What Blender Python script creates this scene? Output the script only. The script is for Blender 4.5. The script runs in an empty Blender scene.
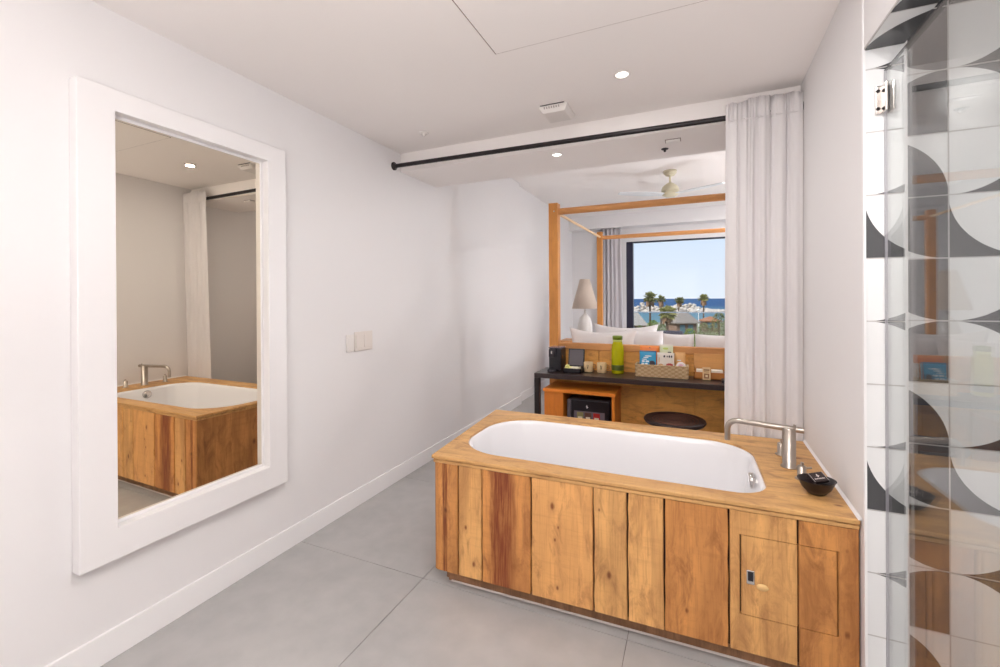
import bpy, bmesh, math, random
from mathutils import Vector, Matrix
random.seed(7)
C = bpy.context.scene.collection
PI = math.pi

# ------------------------------------------------------------------ helpers
def srgb(r, g, b):
    f = lambda c: (c/255/12.92) if c/255 <= .04045 else ((c/255+.055)/1.055)**2.4
    return (f(r), f(g), f(b), 1)

def new_mat(name):
    m = bpy.data.materials.new(name); m.use_nodes = True
    nt = m.node_tree
    return m, nt, nt.nodes['Principled BSDF']

def N(nt, kind, **kw):
    n = nt.nodes.new(kind)
    for k, v in kw.items():
        if k in n.inputs: n.inputs[k].default_value = v
        else: setattr(n, k, v)
    return n

def plain(name, col, rough=.5, metal=0, var=.0, vscale=8, bump=0, bscale=60, coat=0, spec=.5, sheen=0):
    m, nt, b = new_mat(name)
    b.inputs['Roughness'].default_value = rough
    b.inputs['Metallic'].default_value = metal
    b.inputs['Coat Weight'].default_value = coat
    b.inputs['Specular IOR Level'].default_value = spec
    b.inputs['Sheen Weight'].default_value = sheen
    tc = N(nt, 'ShaderNodeTexCoord')
    no = N(nt, 'ShaderNodeTexNoise', Scale=vscale, Detail=4.0)
    nt.links.new(tc.outputs['Object'], no.inputs['Vector'])
    mx = N(nt, 'ShaderNodeMix', data_type='RGBA')
    mx.inputs[6].default_value = col
    mx.inputs[7].default_value = tuple(c*(1-var) for c in col[:3])+(1,)
    nt.links.new(no.outputs['Fac'], mx.inputs[0])
    nt.links.new(mx.outputs[2], b.inputs['Base Color'])
    if bump:
        n2 = N(nt, 'ShaderNodeTexNoise', Scale=bscale, Detail=5.0)
        nt.links.new(tc.outputs['Object'], n2.inputs['Vector'])
        bp = N(nt, 'ShaderNodeBump', Strength=bump, Distance=.002)
        nt.links.new(n2.outputs['Fac'], bp.inputs['Height'])
        nt.links.new(bp.outputs['Normal'], b.inputs['Normal'])
    return m

def emit(name, col, s):
    m, nt, b = new_mat(name)
    b.inputs['Base Color'].default_value = col
    b.inputs['Emission Color'].default_value = col
    b.inputs['Emission Strength'].default_value = s
    return m

def glass_mat(name, tint=(1, 1, 1, 1), ior=1.5, gain=1.0):
    m = bpy.data.materials.new(name); m.use_nodes = True
    nt = m.node_tree; nt.nodes.clear()
    o = N(nt, 'ShaderNodeOutputMaterial'); t = N(nt, 'ShaderNodeBsdfTransparent', Color=tint)
    g = N(nt, 'ShaderNodeBsdfGlossy', Color=(1, 1, 1, 1), Roughness=0.0)
    geo = N(nt, 'ShaderNodeNewGeometry'); dt = N(nt, 'ShaderNodeVectorMath', operation='DOT_PRODUCT')
    nt.links.new(geo.outputs['Incoming'], dt.inputs[0]); nt.links.new(geo.outputs['Normal'], dt.inputs[1])
    ab = N(nt, 'ShaderNodeMath', operation='ABSOLUTE'); nt.links.new(dt.outputs['Value'], ab.inputs[0])
    om = N(nt, 'ShaderNodeMath', operation='SUBTRACT', use_clamp=True); om.inputs[0].default_value = 1; nt.links.new(ab.outputs[0], om.inputs[1])
    pw = N(nt, 'ShaderNodeMath', operation='POWER'); pw.inputs[1].default_value = 5; nt.links.new(om.outputs[0], pw.inputs[0])
    F = ((ior-1)/(ior+1))**2
    fr = N(nt, 'ShaderNodeMath', operation='MULTIPLY_ADD'); fr.inputs[1].default_value = 1-F; fr.inputs[2].default_value = F; nt.links.new(pw.outputs[0], fr.inputs[0])
    mul = N(nt, 'ShaderNodeMath', operation='MULTIPLY', use_clamp=True)
    mul.inputs[1].default_value = gain
    mx = N(nt, 'ShaderNodeMixShader')
    nt.links.new(fr.outputs[0], mul.inputs[0]); nt.links.new(mul.outputs[0], mx.inputs[0])
    nt.links.new(t.outputs[0], mx.inputs[1]); nt.links.new(g.outputs[0], mx.inputs[2])
    nt.links.new(mx.outputs[0], o.inputs['Surface'])
    return m

def fabric(name, col, transl=.3, rough=.9):
    m, nt, b = new_mat(name)
    b.inputs['Base Color'].default_value = col; b.inputs['Roughness'].default_value = rough
    tr = N(nt, 'ShaderNodeBsdfTranslucent', Color=col)
    mx = N(nt, 'ShaderNodeMixShader'); mx.inputs[0].default_value = transl
    out = nt.nodes['Material Output']
    tc = N(nt, 'ShaderNodeTexCoord'); no = N(nt, 'ShaderNodeTexNoise', Scale=300.0, Detail=2.0)
    nt.links.new(tc.outputs['Object'], no.inputs['Vector'])
    bp = N(nt, 'ShaderNodeBump', Strength=.15, Distance=.001)
    nt.links.new(no.outputs['Fac'], bp.inputs['Height']); nt.links.new(bp.outputs['Normal'], b.inputs['Normal'])
    nt.links.new(b.outputs[0], mx.inputs[1]); nt.links.new(tr.outputs[0], mx.inputs[2])
    nt.links.new(mx.outputs[0], out.inputs['Surface'])
    return m

def wood(name, base, dark, light=None, axis='z', seed=0, knots=(), grain=1.0, blotch=.35, rough=.5, streak=None, period=24.0, rustic=1.0):
    """reclaimed pine: rings stretched along `axis`, fibres, blotches, knots [(x,y,z,r)], streak=(axis,lo,hi,col)"""
    m, nt, b = new_mat(name)
    L = nt.links.new
    light = light or tuple(min(1, c*1.18) for c in base[:3])+(1,)
    tc = N(nt, 'ShaderNodeTexCoord')
    ai = 'xyz'.index(axis)
    def mp(sa, sb, off):
        n = N(nt, 'ShaderNodeMapping')
        sc = [sb]*3; sc[ai] = sa
        n.inputs['Scale'].default_value = sc
        n.inputs['Location'].default_value = (off*1.7+seed*3.1, off+seed*5.3, off*.3+seed*1.9)
        L(tc.outputs['Object'], n.inputs['Vector']); return n
    m1 = mp(.9, 8, 1); rings = N(nt, 'ShaderNodeTexNoise', Scale=1.0, Detail=1.5, Roughness=.4, Distortion=.5)
    L(m1.outputs[0], rings.inputs['Vector'])
    mu = N(nt, 'ShaderNodeMath', operation='MULTIPLY'); mu.inputs[1].default_value = period
    L(rings.outputs['Fac'], mu.inputs[0])
    sn = N(nt, 'ShaderNodeMath', operation='SINE'); L(mu.outputs[0], sn.inputs[0])
    s2 = N(nt, 'ShaderNodeMapRange'); s2.inputs['From Min'].default_value = -1; L(sn.outputs[0], s2.inputs['Value'])
    m2 = mp(6, 170, 2); fib = N(nt, 'ShaderNodeTexNoise', Scale=1.0, Detail=4.0, Roughness=.65)
    L(m2.outputs[0], fib.inputs['Vector'])
    m3 = mp(2.5, 7, 3); blo = N(nt, 'ShaderNodeTexNoise', Scale=1.0, Detail=5.0, Roughness=.6)
    L(m3.outputs[0], blo.inputs['Vector'])
    cm = N(nt, 'ShaderNodeMix', data_type='RGBA'); cm.inputs[6].default_value = light
    cm.inputs[7].default_value = tuple(a*.62+d*.38 for a, d in zip(base, dark))
    g1 = N(nt, 'ShaderNodeMath', operation='MULTIPLY'); g1.inputs[1].default_value = .55*grain; L(s2.outputs[0], g1.inputs[0])
    L(g1.outputs[0], cm.inputs[0])
    c2 = N(nt, 'ShaderNodeMix', data_type='RGBA'); L(cm.outputs[2], c2.inputs[6]); c2.inputs[7].default_value = dark
    f2 = N(nt, 'ShaderNodeMapRange'); f2.inputs['From Min'].default_value = .5; f2.inputs['From Max'].default_value = .78
    f2.inputs['To Max'].default_value = .45*grain; L(fib.outputs['Fac'], f2.inputs['Value']); L(f2.outputs[0], c2.inputs[0])
    c3 = N(nt, 'ShaderNodeMix', data_type='RGBA'); L(c2.outputs[2], c3.inputs[6])
    c3.inputs[7].default_value = tuple(a*.45+d*.55 for a, d in zip(base, dark))
    f3 = N(nt, 'ShaderNodeMapRange'); f3.inputs['From Min'].default_value = .45; f3.inputs['From Max'].default_value = .72
    f3.inputs['To Max'].default_value = min(1, blotch*1.25); L(blo.outputs['Fac'], f3.inputs['Value']); L(f3.outputs[0], c3.inputs[0])
    m5 = mp(42, 3.5, 5); saw = N(nt, 'ShaderNodeTexNoise', Scale=1.0, Detail=3.0, Roughness=.7); L(m5.outputs[0], saw.inputs['Vector'])
    m6 = mp(5, 16, 7); cl_ = N(nt, 'ShaderNodeTexNoise', Scale=1.0, Detail=6.0, Roughness=.7, Distortion=.8); L(m6.outputs[0], cl_.inputs['Vector'])
    f5 = N(nt, 'ShaderNodeMapRange'); f5.inputs['From Min'].default_value = .5; f5.inputs['From Max'].default_value = .75; f5.inputs['To Max'].default_value = .28*rustic; L(saw.outputs['Fac'], f5.inputs['Value'])
    f6 = N(nt, 'ShaderNodeMapRange'); f6.inputs['From Min'].default_value = .48; f6.inputs['From Max'].default_value = .68; f6.inputs['To Max'].default_value = .9*rustic; L(cl_.outputs['Fac'], f6.inputs['Value'])
    mx5 = N(nt, 'ShaderNodeMath', operation='MAXIMUM'); L(f5.outputs[0], mx5.inputs[0]); L(f6.outputs[0], mx5.inputs[1])
    c5 = N(nt, 'ShaderNodeMix', data_type='RGBA'); L(mx5.outputs[0], c5.inputs[0]); L(c3.outputs[2], c5.inputs[6]); c5.inputs[7].default_value = tuple(a*.35+d*.65 for a, d in zip(base, dark))
    last = c5.outputs[2]
    if streak:
        ax, lo, hi, col = streak
        sp = N(nt, 'ShaderNodeSeparateXYZ'); L(tc.outputs['Object'], sp.inputs[0])
        wob = N(nt, 'ShaderNodeMath', operation='MULTIPLY_ADD'); L(blo.outputs['Fac'], wob.inputs[0]); wob.inputs[1].default_value = (hi-lo)*.7
        L(sp.outputs['xyz'.index(ax)], wob.inputs[2])
        r = N(nt, 'ShaderNodeMapRange', interpolation_type='SMOOTHSTEP'); mid = (lo+hi)/2+(hi-lo)*.35; hw = (hi-lo)/2
        sub = N(nt, 'ShaderNodeMath', operation='SUBTRACT'); L(wob.outputs[0], sub.inputs[0]); sub.inputs[1].default_value = mid
        ab = N(nt, 'ShaderNodeMath', operation='ABSOLUTE'); L(sub.outputs[0], ab.inputs[0])
        L(ab.outputs[0], r.inputs['Value']); r.inputs['From Min'].default_value = hw*1.15; r.inputs['From Max'].default_value = hw*.55
        mm = N(nt, 'ShaderNodeMath', operation='MULTIPLY'); L(r.outputs[0], mm.inputs[0])
        fr = N(nt, 'ShaderNodeMapRange'); L(fib.outputs['Fac'], fr.inputs['Value']); fr.inputs['From Min'].default_value = .25; fr.inputs['From Max'].default_value = .6
        fr.inputs['To Min'].default_value = .05; fr.inputs['To Max'].default_value = 1.0
        L(fr.outputs[0], mm.inputs[1])
        mc = N(nt, 'ShaderNodeMix', data_type='RGBA'); L(mm.outputs[0], mc.inputs[0]); L(last, mc.inputs[6]); mc.inputs[7].default_value = col
        last = mc.outputs[2]
    for (kx, ky, kz, kr) in knots:
        vs = N(nt, 'ShaderNodeVectorMath', operation='SUBTRACT'); L(tc.outputs['Object'], vs.inputs[0]); vs.inputs[1].default_value = (kx, ky, kz)
        sc = N(nt, 'ShaderNodeVectorMath', operation='MULTIPLY'); L(vs.outputs[0], sc.inputs[0])
        q = [1, 1, 1]; q[ai] = .6; sc.inputs[1].default_value = q
        ln = N(nt, 'ShaderNodeVectorMath', operation='LENGTH'); L(sc.outputs[0], ln.inputs[0])
        ad = N(nt, 'ShaderNodeMath', operation='MULTIPLY_ADD'); L(fib.outputs['Fac'], ad.inputs[0]); ad.inputs[1].default_value = kr*.7; L(ln.outputs['Value'], ad.inputs[2])
        for a, bb, amt, col in ((kr*2.6, kr*.9, .45, tuple(x*.6+y*.4 for x, y in zip(base, dark))), (kr*1.25, kr*.7, .9, dark)):
            r = N(nt, 'ShaderNodeMapRange'); L(ad.outputs[0], r.inputs['Value']); r.inputs['From Min'].default_value = a; r.inputs['From Max'].default_value = bb
            r.inputs['To Max'].default_value = amt
            mc = N(nt, 'ShaderNodeMix', data_type='RGBA'); L(r.outputs[0], mc.inputs[0]); L(last, mc.inputs[6]); mc.inputs[7].default_value = col
            last = mc.outputs[2]
    L(last, b.inputs['Base Color'])
    b.inputs['Roughness'].default_value = rough
    bp = N(nt, 'ShaderNodeBump', Strength=.35, Distance=.0015); L(fib.outputs['Fac'], bp.inputs['Height']); L(bp.outputs['Normal'], b.inputs['Normal'])
    return m

class MB:
    """collects shapes in world coordinates, links them as one mesh object"""
    def __init__(s): s.v = []; s.f = []; s.m = []; s.s = []
    def add(s, vs, fs, mi=0, smooth=False):
        o = len(s.v); s.v += [tuple(v) for v in vs]
        for f in fs: s.f.append(tuple(i+o for i in f)); s.m.append(mi); s.s.append(smooth)
        return s
    def box(s, x0, x1, y0, y1, z0, z1, mi=0, mat=None):
        vs = [(x, y, z) for x in (x0, x1) for y in (y0, y1) for z in (z0, z1)]
        if mat: vs = [mat @ Vector(v) for v in vs]
        return s.add(vs, [(0, 1, 3, 2), (4, 6, 7, 5), (0, 4, 5, 1), (2, 3, 7, 6), (0, 2, 6, 4), (1, 5, 7, 3)], mi)
    def bbox(s, x0, x1, y0, y1, z0, z1, r=.004, mi=0, mat=None, seg=2):
        bm = bmesh.new(); bmesh.ops.create_cube(bm, size=1)
        for v in bm.verts: v.co = Vector(((x0+x1)/2+v.co.x*(x1-x0), (y0+y1)/2+v.co.y*(y1-y0), (z0+z1)/2+v.co.z*(z1-z0)))
        bmesh.ops.bevel(bm, geom=bm.edges[:], offset=r, segments=seg, affect='EDGES', profile=.5)
        return s.bm(bm, mi, mat, False)
    def bm(s, bm, mi=0, mat=None, smooth=False):
        bm.verts.ensure_lookup_table(); bm.verts.index_update()
        vs = [(mat @ v.co if mat else v.co) for v in bm.verts]
        s.add(vs, [tuple(v.index for v in f.verts) for f in bm.faces], mi, smooth); bm.free(); return s
    def tube(s, pts, r, n=16, mi=0, cap=True):
        pts = [Vector(p) for p in pts]; rs = r if isinstance(r, (list, tuple)) else [r]*len(pts)
        rings = []; ref = None
        for i, p in enumerate(pts):
            if i == 0: t = pts[1]-p
            elif i == len(pts)-1: t = p-pts[i-1]
            else: t = (pts[i+1]-p).normalized()+(p-pts[i-1]).normalized()
            t.normalize()
            if ref is None: ref = Vector((0, 0, 1)) if abs(t.z) < .9 else Vector((1, 0, 0))
            u = (ref - t*ref.dot(t)).normalized(); w = t.cross(u); ref = u
            rings.append([p+(u*math.cos(a)+w*math.sin(a))*rs[i] for a in (2*PI*k/n for k in range(n))])
        vs = [v for R in rings for v in R]; fs = []
        for i in range(len(rings)-1):
            for k in range(n): fs.append((i*n+k, i*n+(k+1) % n, (i+1)*n+(k+1) % n, (i+1)*n+k))
        s.add(vs, fs, mi, True)
        if cap:
            o = len(rings)-1
            s.add(rings[0], [tuple(range(n))[::-1]], mi); s.add(rings[o], [tuple(range(n))], mi)
        return s
    def lathe(s, prof, c, n=32, mi=0, mat=None, sx=1, sy=1):
        vs = []; fs = []
        for (r, z) in prof:
            for k in range(n):
                a = 2*PI*k/n; v = Vector((r*math.cos(a)*sx, r*math.sin(a)*sy, z))
                if mat: v = mat @ v
                vs.append(v+Vector(c))
        for i in range(len(prof)-1):
            for k in range(n): fs.append((i*n+k, i*n+(k+1) % n, (i+1)*n+(k+1) % n, (i+1)*n+k))
        if prof[0][0] > 1e-5: fs.append(tuple(range(n))[::-1])
        if prof[-1][0] > 1e-5: fs.append(tuple((len(prof)-1)*n+k for k in range(n)))
        return s.add(vs, fs, mi, True)
    def build(s, name, mats, parent=None, bevel=0, solid=0, sub=0, seg=2, auto=True):
        me = bpy.data.meshes.new(name)
        off = Vector(parent['_o']) if parent is not None else Vector((0, 0, 0))
        me.from_pydata([Vector(v)-off for v in s.v], [], s.f)
        mats = mats if isinstance(mats, (list, tuple)) else [mats]
        for m in mats: me.materials.append(m)
        me.polygons.foreach_set('material_index', s.m); me.polygons.foreach_set('use_smooth', s.s)
        me.update()
        o = bpy.data.objects.new(name, me); C.objects.link(o)
        if parent is not None: o.parent = parent; o['_o'] = tuple(off)
        else: o['_o'] = (0, 0, 0)
        if solid:
            d = o.modifiers.new('solidify', 'SOLIDIFY'); d.thickness = solid; d.offset = 0
        if bevel:
            d = o.modifiers.new('bevel', 'BEVEL'); d.width = bevel; d.segments = seg; d.limit_method = 'ANGLE'
        if sub:
            d = o.modifiers.new('subsurf', 'SUBSURF'); d.levels = sub; d.render_levels = sub
        return o

def tag(o, label, cat, group=None, kind=None):
    o['label'] = label; o['category'] = cat
    if group: o['group'] = group
    if kind: o['kind'] = kind
    return o
def thing(name, label, cat, loc, group=None):
    o = bpy.data.objects.new(name, None); C.objects.link(o)
    o.location = loc; o['_o'] = tuple(loc); o.empty_display_size = .1
    return tag(o, label, cat, group)
def struct(o): o['kind'] = 'structure'; return o
def loose(name, mb, mats, label, cat, base, group=None, **kw):
    """a one-mesh thing whose origin sits at its base"""
    fake = {'_o': base}
    me_par = type('P', (), {})
    off = Vector(base); mb.v = [tuple(Vector(v)-off) for v in mb.v]
    o = mb.build(name, mats, None, **kw); o.location = base; o['_o'] = tuple(base)
    return tag(o, label, cat, group)
def copy_thing(root, loc, label):
    c = root.copy(); C.objects.link(c); c.location = loc; c['_o'] = tuple(loc); c['label'] = label
    for ch in list(root.children):
        d = ch.copy(); C.objects.link(d); d.parent = c
        for g in list(ch.children):
            e = g.copy(); C.objects.link(e); e.parent = d
    return c

# ------------------------------------------------------------------ materials
wall_m = plain('wall_paint', srgb(233, 230, 230), .75, var=.02, vscale=2, bump=.05, bscale=120)
ceil_m = plain('ceiling_paint', srgb(249, 243, 240), .85, var=.02, vscale=2)
base_m = plain('baseboard_paint', srgb(242, 240, 240), .45, var=.01)
white_gloss = plain('white_lacquer', srgb(238, 235, 235), .35, var=.02, vscale=3)
plastic = plain('white_plastic', srgb(232, 226, 222), .4)
plastic_beige = plain('beige_plastic', srgb(226, 217, 210), .4)
acrylic = plain('white_acrylic', srgb(240, 238, 240), .15, coat=.5)
black_metal = plain('black_metal', srgb(38, 32, 34), .4, .3)
black_pl = plain('black_plastic', srgb(26, 24, 32), .3)
dark_pl = plain('dark_plastic', srgb(48, 44, 50), .35)
chrome = plain('chrome', srgb(215, 210, 206), .12, 1)
steel = plain('brushed_nickel', srgb(186, 176, 166), .28, 1, var=.1, vscale=40)
desk_m = plain('dark_desk_wood', srgb(58, 44, 44), .3, var=.35, vscale=12)
linen = fabric('white_linen', srgb(240, 236, 236), .12)
curtain_m = fabric('white_voile', srgb(240, 236, 236), .25)
grey_curt = fabric('grey_drape', srgb(220, 215, 218), .2)
tile_w = plain('tile_white', srgb(236, 236, 236), .22, var=.02)
tile_d = plain('tile_charcoal', srgb(82, 82, 84), .15, var=.12, vscale=4)
grout = plain('grout', srgb(196, 192, 190), .8)
glass = glass_mat('clear_glass', (.95, .96, .955, 1), 1.52, 1.1)
win_glass = glass_mat('window_glass', (.985, .99, .995, 1), 1.4, .3)
mirror_m = plain('mirror_silver', (.80, .735, .62, 1), .0, 1)
edge_m = plain('glass_edge', srgb(20, 28, 30), .15)

concrete, nt, b = new_mat('polished_concrete')
tc = N(nt, 'ShaderNodeTexCoord'); n1 = N(nt, 'ShaderNodeTexNoise', Scale=1.6, Detail=7.0, Roughness=.6); n2 = N(nt, 'ShaderNodeTexNoise', Scale=11.0, Detail=5.0)
nt.links.new(tc.outputs['Object'], n1.inputs['Vector']); nt.links.new(tc.outputs['Object'], n2.inputs['Vector'])
cr = N(nt, 'ShaderNodeValToRGB'); cr.color_ramp.elements[0].position = .3; cr.color_ramp.elements[0].color = srgb(160, 158, 157)
cr.color_ramp.elements[1].position = .72; cr.color_ramp.elements[1].color = srgb(186, 183, 181)
mx = N(nt, 'ShaderNodeMix', data_type='FLOAT'); mx.inputs[0].default_value = .3
nt.links.new(n1.outputs['Fac'], mx.inputs[2]); nt.links.new(n2.outputs['Fac'], mx.inputs[3]); nt.links.new(mx.outputs[0], cr.inputs[0])
nt.links.new(cr.outputs[0], b.inputs['Base Color']); b.inputs['Roughness'].default_value = .38
joint_m = plain('dark_joint', srgb(120, 112, 108), .8)

# ------------------------------------------------------------------ the room
XL, XL2, XR, XRI = -2.007, -2.055, .5075, .609
YB, YF = -1.7, 8.04
ZC, ZB, ZH = 2.448, 2.312, 2.83
# floor: concrete slabs .952 m wide with fine joints
mb = MB(); mb.box(-2.3, 2.5, YB-.1, YF+.1, -.15, -.004, 1)
s = .952; x0 = -1.19-3*s; y0 = 1.758-5*s
for i in range(7):
    for j in range(13):
        a, c = x0+i*s, y0+j*s
        xa, xb, ya, yb = max(a, -2.2), min(a+s, 2.4), max(c, YB), min(c+s, YF)
        if xb-xa < .02 or yb-ya < .02: continue
        mb.box(xa+.0015, xb-.0015, ya+.0015, yb-.0015, -.02, 0, 0)
struct(mb.build('floor', [concrete, joint_m]))
# ceilings
mb = MB(); mb.box(-2.2, 1.8, YB-.1, 2.70, ZC, ZC+.5); struct(mb.build('ceiling', ceil_m))
mb = MB(); mb.box(-2.2, 2.5, 2.70, 3.20, ZB, ZC+.5); struct(mb.build('trim_1', ceil_m))
mb = MB(); mb.box(-2.3, 2.5, 3.20, YF+.1, ZH, ZH+.12); struct(mb.build('ceiling', ceil_m))
# left wall with a small jog where the bedroom starts
mb = MB(); mb.box(-2.25, XL, YB-.1, 5.18, -.1, 3); mb.box(-2.25, XL2, 5.18, YF+.1, -.1, 3); struct(mb.build('wall_left', wall_m))
mb = MB(); mb.box(XL, XL+.012, YB, 5.18, 0, .112); mb.box(XL2, XL2+.012, 5.18, YF, 0, .112); mb.box(XL2, XL+.012, 5.18, 5.192, 0, .112)
struct(mb.build('baseboard_left', base_m, bevel=.002))
# right wall (thin blade beside the tub, thick block behind), shower side and header
def xr(y): return XR+(y-1.75)*.0195
def prism(mb, pts, z0, z1, mi=0):
    n = len(pts); mb.add([(x, y, z0) for x, y in pts]+[(x, y, z1) for x, y in pts], [tuple(range(n))[::-1], tuple(range(n, 2*n))]+[(k, (k+1) % n, n+(k+1) % n, n+k) for k in range(n)], mi)
mb = MB(); prism(mb, [(XR, 1.75), (XRI+.01, 1.75), (XRI+.01, 3.75), (xr(3.75), 3.75)], -.1, 3.0); mb.box(XRI, 2.5, 1.848, 3.75, -.1, 3.0)
mb.box(XR, XRI, .25, 1.75, 2.132+.008, 2.5)
mb.box(XR, 2.5, YB-.1, .25, -.1, 2.5)
mb.box(1.62, 2.5, .25, 1.848, -.1, 2.5)
struct(mb.build('wall_right', wall_m))
mb = MB(); mb.box(-2.25, 2.5, YB-.15, YB, -.1, 2.6); struct(mb.build('wall_back', wall_m))
mb = MB(); mb.box(2.35, 2.5, 3.75, YF+.1, -.1, 3); struct(mb.build('wall_bedroom_right', wall_m))
WX0, WX1, WZ0, WZ1 = -1.065, 2.0, .06, 2.36
mb = MB(); mb.box(-2.25, WX0, YF, YF+.2, -.1, 3); mb.box(WX1, 2.5, YF, YF+.2, -.1, 3); mb.box(WX0, WX1, YF, YF+.2, WZ1, 3); mb.box(WX0, WX1, YF, YF+.2, -.1, WZ0)
struct(mb.build('wall_far', wall_m))
mb = MB(); mb.box(XL2, 2.35, 7.78, YF, 2.60, ZH); struct(mb.build('trim_2', wall_m, bevel=.002))     # curtain pelmet
# window
frame_m = plain('navy_frame', srgb(34, 34, 58), .4)
mb = MB()
mb.box(WX0, WX0+.115, YF+.0, YF+.12, WZ0, WZ1-.02); mb.box(WX1-.06, WX1, YF+.02, YF+.12, WZ0, WZ1-.02)
mb.box(WX0, WX1, YF+.02, YF+.12, WZ1-.02, WZ1, 0); mb.box(WX0+.115, WX1-.06, YF+.02, YF+.12, WZ0, WZ0+.05)
w = struct(mb.build('window_1', frame_m, bevel=.003))
mb = MB(); mb.box(WX0+.115, WX1-.06, YF+.06, YF+.068, WZ0+.05, WZ1-.02)
mb.build('pane', win_glass, w)
# white corner bead where the right wall ends, caulk along the tub
mb = MB(); mb.box(XR-.003, XR+.004, 1.738, 1.75, 0, ZC); struct(mb.build('trim_3', base_m))

# --- patterned tiles
TS = .2006; TZ = 1.468
def arc(kind, u):
    u = min(1, max(0, u))
    if kind == 'LT': return 1-math.sqrt(max(0, 1-u*u)), 'a'
    if kind == 'LB': return math.sqrt(max(0, 1-u*u)), 'b'
    if kind == 'RT': return 1-math.sqrt(max(0, 1-(1-u)**2)), 'a'
    return math.sqrt(max(0, 1-(1-u)**2)), 'b'
EV = {0: 'RT', 1: 'LT', 2: 'LB', 3: 'LT'}; OD = {0: 'RT', 1: 'LB', 2: 'RB', 3: 'RT'}
def tile(mb, O, U, V, kind, inside_dark, ucl=(0, 1), vcl=(0, 1), g=.004):
    """one tile in the plane O + u U + v V (unit u, v = one tile); two colours split by a quarter circle"""
    O, U, V = Vector(O), Vector(U), Vector(V)
    n = 28; us = sorted(set([.5-.5*math.cos(PI*k/n) for k in range(n+1)]+list(ucl)))
    e = g/2/TS
    lo, hi = max(ucl[0], e), min(ucl[1], 1-e); vlo, vhi = max(vcl[0], e), min(vcl[1], 1-e)
    us = [lo]+[u for u in us if lo < u < hi]+[hi]
    P = lambda u, v: O+U*u+V*v
    for a, c in zip(us, us[1:]):
        fa, side = arc(kind, a); fc, _ = arc(kind, c)
        cl = lambda t: min(vhi, max(vlo, t))
        fa, fc = cl(fa), cl(fc)
        top_in = side == 'a'
        low = 0 if (top_in == inside_dark) else 1     # 0 white, 1 dark
        up = 1-low
        if fa > vlo+1e-6 or fc > vlo+1e-6: mb.add([P(a, vlo), P(c, vlo), P(c, fc), P(a, fa)], [(0, 1, 2, 3)], low)
        if fa < vhi-1e-6 or fc < vhi-1e-6: mb.add([P(a, fa), P(c, fc), P(c, vhi), P(a, vhi)], [(0, 1, 2, 3)], up)
mb = MB()
yb = 1.84
for c in range(-1, 5):
    ux = .751+TS*c
    for k in range(-8, 6):
        z = TZ+TS*k
        ev = c % 2 == 0
        cl = (max(0, (XRI-ux)/TS), min(1, (1.61-ux)/TS))
        if cl[1] <= 0: continue
        vc = (0, min(1, (ZC-z)/TS))
        if vc[1] <= 0: continue
        tile(mb, (ux, yb, z), (TS, 0, 0), (0, 0, TS), (EV if ev else OD)[k % 4], not ev, cl, vc)
for k in range(-8, 4):     # jamb
    z = TZ+TS*k
    vc = (0, min(1, (2.132-z)/TS))
    if vc[1] <= 0: continue
    tile(mb, (XR, 1.742, z), (TS, 0, 0), (0, 0, TS), EV[k % 4], False, (0, (XRI-XR)/TS), vc)
for j in range(0, 8):      # header underside
    y = 1.742-TS*j
    cl = (0, min(1, (y-.25)/TS))
    if cl[1] <= 0: continue
    tile(mb, (XR, y, 2.132), (0, -TS, 0), (TS, 0, 0), 'LT', True, cl, (0, (XRI-XR)/TS))
for i in range(0, 8):      # far side wall of the shower
    y = yb-TS*i
    for k in range(-8, 6):
        z = TZ+TS*k; vc = (0, min(1, (ZC-z)/TS)); cl = (0, min(1, (y-.26)/TS))
        if vc[1] <= 0 or cl[1] <= 0: continue
        tile(mb, (1.612, y, z), (0, -TS, 0), (0, 0, TS), (EV if i % 2 else OD)[k % 4], i % 2 == 0, cl, vc)
# grout bed behind the tiles
mb.box(XRI, 1.62, yb+.0015, yb+.01, 0, ZC, 2); mb.box(XR+.0005, XRI, 1.7435, 1.752, 0, 2.1405, 2)
mb.box(XR+.0005, XRI, .25, 1.752, 2.1335, 2.141, 2); mb.box(1.6135, 1.622, .25, yb, 0, ZC, 2)
mb.box(XRI-.001, XRI+.001, 1.742, 1.846, 0, 2.45, 0)
struct(mb.build('wall_shower', [tile_w, tile_d, grout]))
tag_panel = None

# shower glass panel with clamp
gp = thing('shower_glass', 'clear frameless glass shower panel hinged to the patterned tile wall', 'shower screen', (.562, 1.0, 0))
mb = MB(); mb.box(.558, .566, .62, 1.737, .01, 2.055); mb.build('pane', glass, gp)
mb = MB(); mb.box(.5575, .5665, .62, 1.737, 2.055, 2.0575); mb.build('top_edge', edge_m, gp)['label'] = 'dark polished top edge'
mb = MB(); mb.box(.5585, .5655, 1.7372, 1.7408, .01, 2.055); mb.build('seal', plain('seal', srgb(176, 170, 178), .4), gp)
def hinge(z):
    mb = MB(); mb.bbox(.535, .5575, 1.7335, 1.741, z-.045, z+.045, .003); mb.bbox(.549, .5575, 1.70, 1.741, z-.045, z+.045, .003)
    mb.bbox(.5665, .575, 1.70, 1.741, z-.045, z+.045, .003)
    h = mb.build('hinge', chrome, gp)
    for q in (-.028, .028):
        mb = MB(); mb.lathe([(0, 0), (.0055, 0), (.0055, .0015), (0, .0018)], (.5415, 1.7335, z+q), 16, mat=Matrix.Rotation(PI/2, 3, 'X'))
        mb.build('screw', black_metal, h)
hinge(1.965); hinge(.10)

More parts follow.
